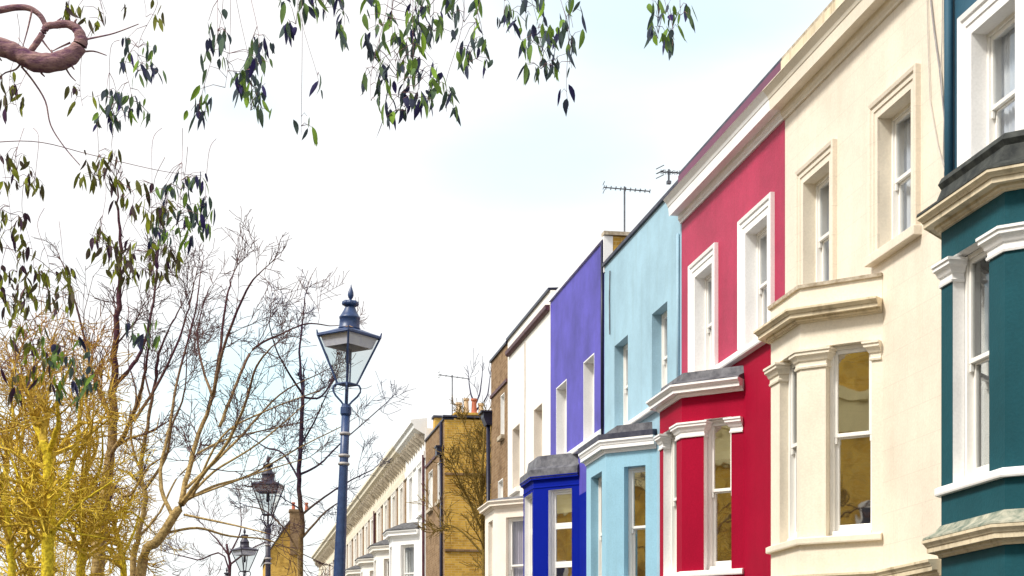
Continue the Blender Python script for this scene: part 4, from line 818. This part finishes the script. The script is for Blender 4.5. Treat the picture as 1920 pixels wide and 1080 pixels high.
# ------------------------------------------------------------------ eucalyptus hanging in from the top left
def eucalyptus():
    rnd = random.Random(5); Z0 = 9.5
    base = Vector((-3.6, 8.6, 0))
    root = thing('eucalyptus_tree', 'evergreen tree with long drooping leaves hanging in from the top and left', 'tree', tuple(base))
    t = MB(); lf = MB(); tw = t
    top = Vector((-3.3, 8.8, 4.6))
    t.tube(smooth_path([base + Vector((0, 0, -.1)), base + Vector((.05, .05, 1.5)), base + Vector((.2, .1, 3.2)), top, top + Vector((.1, .3, 1.6)), top + Vector((.4, .8, 3.4))], 6), 0, radii=[.26 - .0055 * i for i in range(31)], sides=12)
    def limb(P, r0, r1, sides=8):
        sp = smooth_path(P, 6); t.tube(sp, r0, r1, sides=sides)
    Zb = 9.0; s = Zb / FPX
    # crooked bough in the top left corner
    A = [at(x, y, Zb) for x, y in ((-330, 60), (-120, 60), (0, 88), (35, 102), (65, 116), (100, 117), (132, 105), (150, 84))]
    loop = [at(x, y, Zb) for x, y in ((150, 66), (141, 52), (124, 45), (104, 47), (88, 50), (78, 66), (66, 84), (54, 100))]
    ctl = [top + Vector((0, 0, -.2))] + A + loop; cr_ = [.085, .07, .054, .047, .046, .048, .049, .046, .037, .03, .023, .02, .018, .018, .017, .016, .016]
    sp = smooth_path(ctl, 7); k_ = len(sp); rad = []
    for i in range(k_):
        f = i / 7; a_ = min(len(cr_) - 2, int(f)); r_ = cr_[a_] + (cr_[a_ + 1] - cr_[a_]) * min(1, f - a_)
        rad.append(r_ * (1 + .035 * math.sin(i * 1.3) + .03 * math.sin(i * .55 + 1) + rnd.uniform(-.02, .02)))
    t.tube(sp, 0, radii=rad, sides=14)
    for i in (20, 27, 36, 44, 49, 53, 60, 70, 84):    # stubs left by shed twigs
        d_ = Vector((rnd.gauss(0, .3), rnd.gauss(0, .4), rnd.choice((-1, 1)) * rnd.uniform(.5, 1))).normalized(); t.tube([sp[i] + d_ * rad[i] * .7, sp[i] + d_ * (rad[i] + .008), sp[i] + d_ * (rad[i] + rnd.uniform(.015, .035)) + Vector((.01, 0, 0))], .008, .003, sides=6)
    limb([at(x, y, Zb + .1) for x, y in ((-200, 80), (-60, 30), (0, 19), (30, 14), (56, 16), (76, 30), (86, 50))], .02, .013)
    for pp in (((60, 20), (52, 55), (42, 90)), ((78, 74), (90, 90), (102, 104)), ((132, 80), (114, 88), (98, 96)), ((40, 116), (30, 130), (5, 140), (-8, 170)), ((40, 125), (62, 152), (85, 190), (95, 235), (120, 275), (150, 310)), ((150, 76), (180, 70), (215, 62), (260, 45)), ((122, 126), (132, 142), (142, 152)), ((150, 98), (175, 96), (200, 104))):
        t.tube(smooth_path([at(x, y, Zb + .05) for x, y in pp], 4), .006, .0025, sides=5)
    # overhead boughs that carry the hanging sprays
    limb([top + Vector((.1, .2, .9)), at(-200, -260, 9.6), at(250, -200, 10), at(600, -140, 10.2), at(850, -110, 10.4), at(1080, -90, 10.6), at(1270, -70, 10.8)], .07, .012)
    limb([top + Vector((0, .1, 0)), at(-260, 250, 10.5), at(-90, 270, 11), at(60, 265, 11.3), at(170, 290, 11.5), at(300, 320, 11.6), at(380, 330, 11.7)], .0045, .0015)
    limb([top + Vector((-.05, .1, -.6)), at(-260, 470, 10.8), at(-90, 455, 11.2), at(60, 480, 11.5), at(140, 560, 11.6)], .004, .002)
    def leaf(p, L_, w, d):
        d = d.normalized(); sd2 = d.cross(Vector((rnd.gauss(0, 1), rnd.gauss(0, 1), rnd.gauss(0, .3)))).normalized(); nn = d.cross(sd2)
        bend = rnd.uniform(-.18, .18) * L_; cu = rnd.uniform(-.12, .12) * L_
        prof = [(0, .08), (.18, .75), (.4, 1.0), (.65, .8), (.85, .4), (1, .03)]; vs_ = []
        for (q, ww) in prof:
            c = p + d * (L_ * q) + sd2 * (bend * q * q) + nn * (cu * math.sin(q * 3))
            vs_ += [c - sd2 * (w * ww * .5) + nn * (.15 * w * ww), c, c + sd2 * (w * ww * .5) + nn * (.15 * w * ww)]
        n = len(prof); fs_ = []
        for i in range(n - 1): fs_ += [(3 * i, 3 * i + 1, 3 * i + 4, 3 * i + 3), (3 * i + 1, 3 * i + 2, 3 * i + 5, 3 * i + 4)]
        lf.mesh(vs_, fs_)
    def spray(cx, cy, rx, ry, n, Z, mi, anchor, sc=1.0):
        lf.cur = mi; s = Z / FPX
        Pt = at(cx, cy - ry, Z); An = at(*anchor) if anchor else Pt + Vector((0, 0, .5))
        mid = An.lerp(Pt, .5) + Vector((rnd.gauss(0, .06), rnd.gauss(0, .1), .05))
        end = at(cx + rnd.uniform(-.3, .3) * rx, cy + ry * .6, Z)
        sp = smooth_path([An, mid, Pt, end], 5); tw.tube(sp, .0018, .0012, sides=4)
        k = 0
        while k < n:
            # little tuft: 2-4 leaves from one node
            q = at(cx + rnd.uniform(-1.15, 1.15) * rx, cy + rnd.uniform(-1.1, .7) * ry, Z + rnd.uniform(-.3, .3))
            if rnd.random() < .6:
                pr = min(sp[8:], key=lambda v: (v - q).length); tw.tube([pr, pr.lerp(q, .5) + Vector((0, 0, .02)), q], .0022, .0012, sides=4)
            for j in range(rnd.choice((1, 1, 1, 2, 2, 3))):
                d = Vector((rnd.gauss(0, .3), rnd.gauss(0, .3), -1)); leaf(q + Vector((rnd.gauss(0, .012), rnd.gauss(0, .012), rnd.gauss(0, .012))), rnd.uniform(.055, .135) * sc, rnd.uniform(.019, .038) * sc, d); k += 1
    bough = lambda x: (x, -150 + max(0, (x - 300)) * .06, 10.2)
    TOP = [(408, 55, 20, 28, 9), (430, 140, 50, 40, 18), (485, 100, 20, 34, 12), (470, 178, 32, 48, 22), (378, 205, 18, 26, 10), (560, 20, 32, 42, 16), (605, 12, 35, 36, 16), (642, 40, 8, 30, 4), (740, 30, 48, 45, 26), (800, 30, 45, 48, 24), (735, 110, 42, 60, 24), (775, 155, 45, 50, 30), (757, 200, 32, 28, 14), (698, 165, 16, 40, 8), (835, 190, 16, 32, 6), (870, 20, 28, 36, 12), (888, 95, 28, 36, 18), (985, 20, 32, 34, 16), (1010, 100, 30, 48, 24), (1062, 95, 34, 55, 18), (1068, 30, 22, 36, 8), (1062, 172, 8, 25, 3), (945, 15, 10, 25, 3), (1238, 45, 18, 46, 12), (1275, 20, 20, 14, 7), (1262, 75, 8, 22, 3), (565, 240, 25, 22, 4), (595, 155, 18, 14, 2)]
    for (x, y, rx, ry, n) in TOP: spray(x, y, rx, ry, int(n * 1.75), 10.2 + rnd.uniform(-.5, .5), 0, (x + rnd.uniform(-40, 40), -120, 10.2))
    LEFT = [(262, 112, 32, 36, 20, 0), (205, 205, 24, 36, 18, 0), (246, 208, 28, 32, 14, 0), (30, 330, 26, 36, 16, 1), (68, 335, 14, 22, 6, 1), (18, 425, 30, 38, 18, 1), (185, 318, 34, 34, 18, 1), (226, 350, 15, 34, 9, 1), (285, 385, 34, 40, 20, 1), (340, 372, 38, 48, 26, 0), (332, 425, 34, 32, 20, 0), (385, 410, 14, 36, 9, 0), (300, 445, 14, 26, 8, 0), (188, 462, 28, 30, 10, 1), (228, 488, 24, 46, 18, 1), (272, 495, 42, 36, 26, 1), (328, 492, 20, 30, 8, 1), (30, 540, 34, 46, 22, 1), (92, 540, 38, 46, 22, 1), (122, 565, 18, 32, 8, 1), (60, 490, 20, 24, 6, 1), (50, 610, 30, 40, 12, 1), (72, 690, 28, 50, 16, 1), (122, 690, 36, 58, 24, 0), (145, 725, 18, 32, 8, 0), (30, 715, 34, 22, 8, 1), (168, 700, 14, 32, 6, 0), (242, 625, 20, 22, 8, 0), (288, 622, 18, 22, 8, 0), (30, 200, 22, 20, 6, 1), (150, 185, 22, 24, 4, 1), (20, 155, 18, 22, 5, 1), (190, 30, 60, 22, 8, 1), (270, 20, 40, 20, 4, 1), (130, 20, 14, 20, 4, 1)]
    for (x, y, rx, ry, n, mi) in LEFT:
        an = (x + rnd.uniform(-25, 25), y - 130 if y < 300 else max(240, y - 150), 11.0)
        spray(x, y, rx, ry, int(n * 2.1), 11.2 + rnd.uniform(-.5, .5), mi, an, .9)
    obj('trunk', t, M['bark_euc'], root, smooth=True); cr = obj('crown', lf, [M['leaf'], M['leaf2']], root, smooth=True)
eucalyptus()
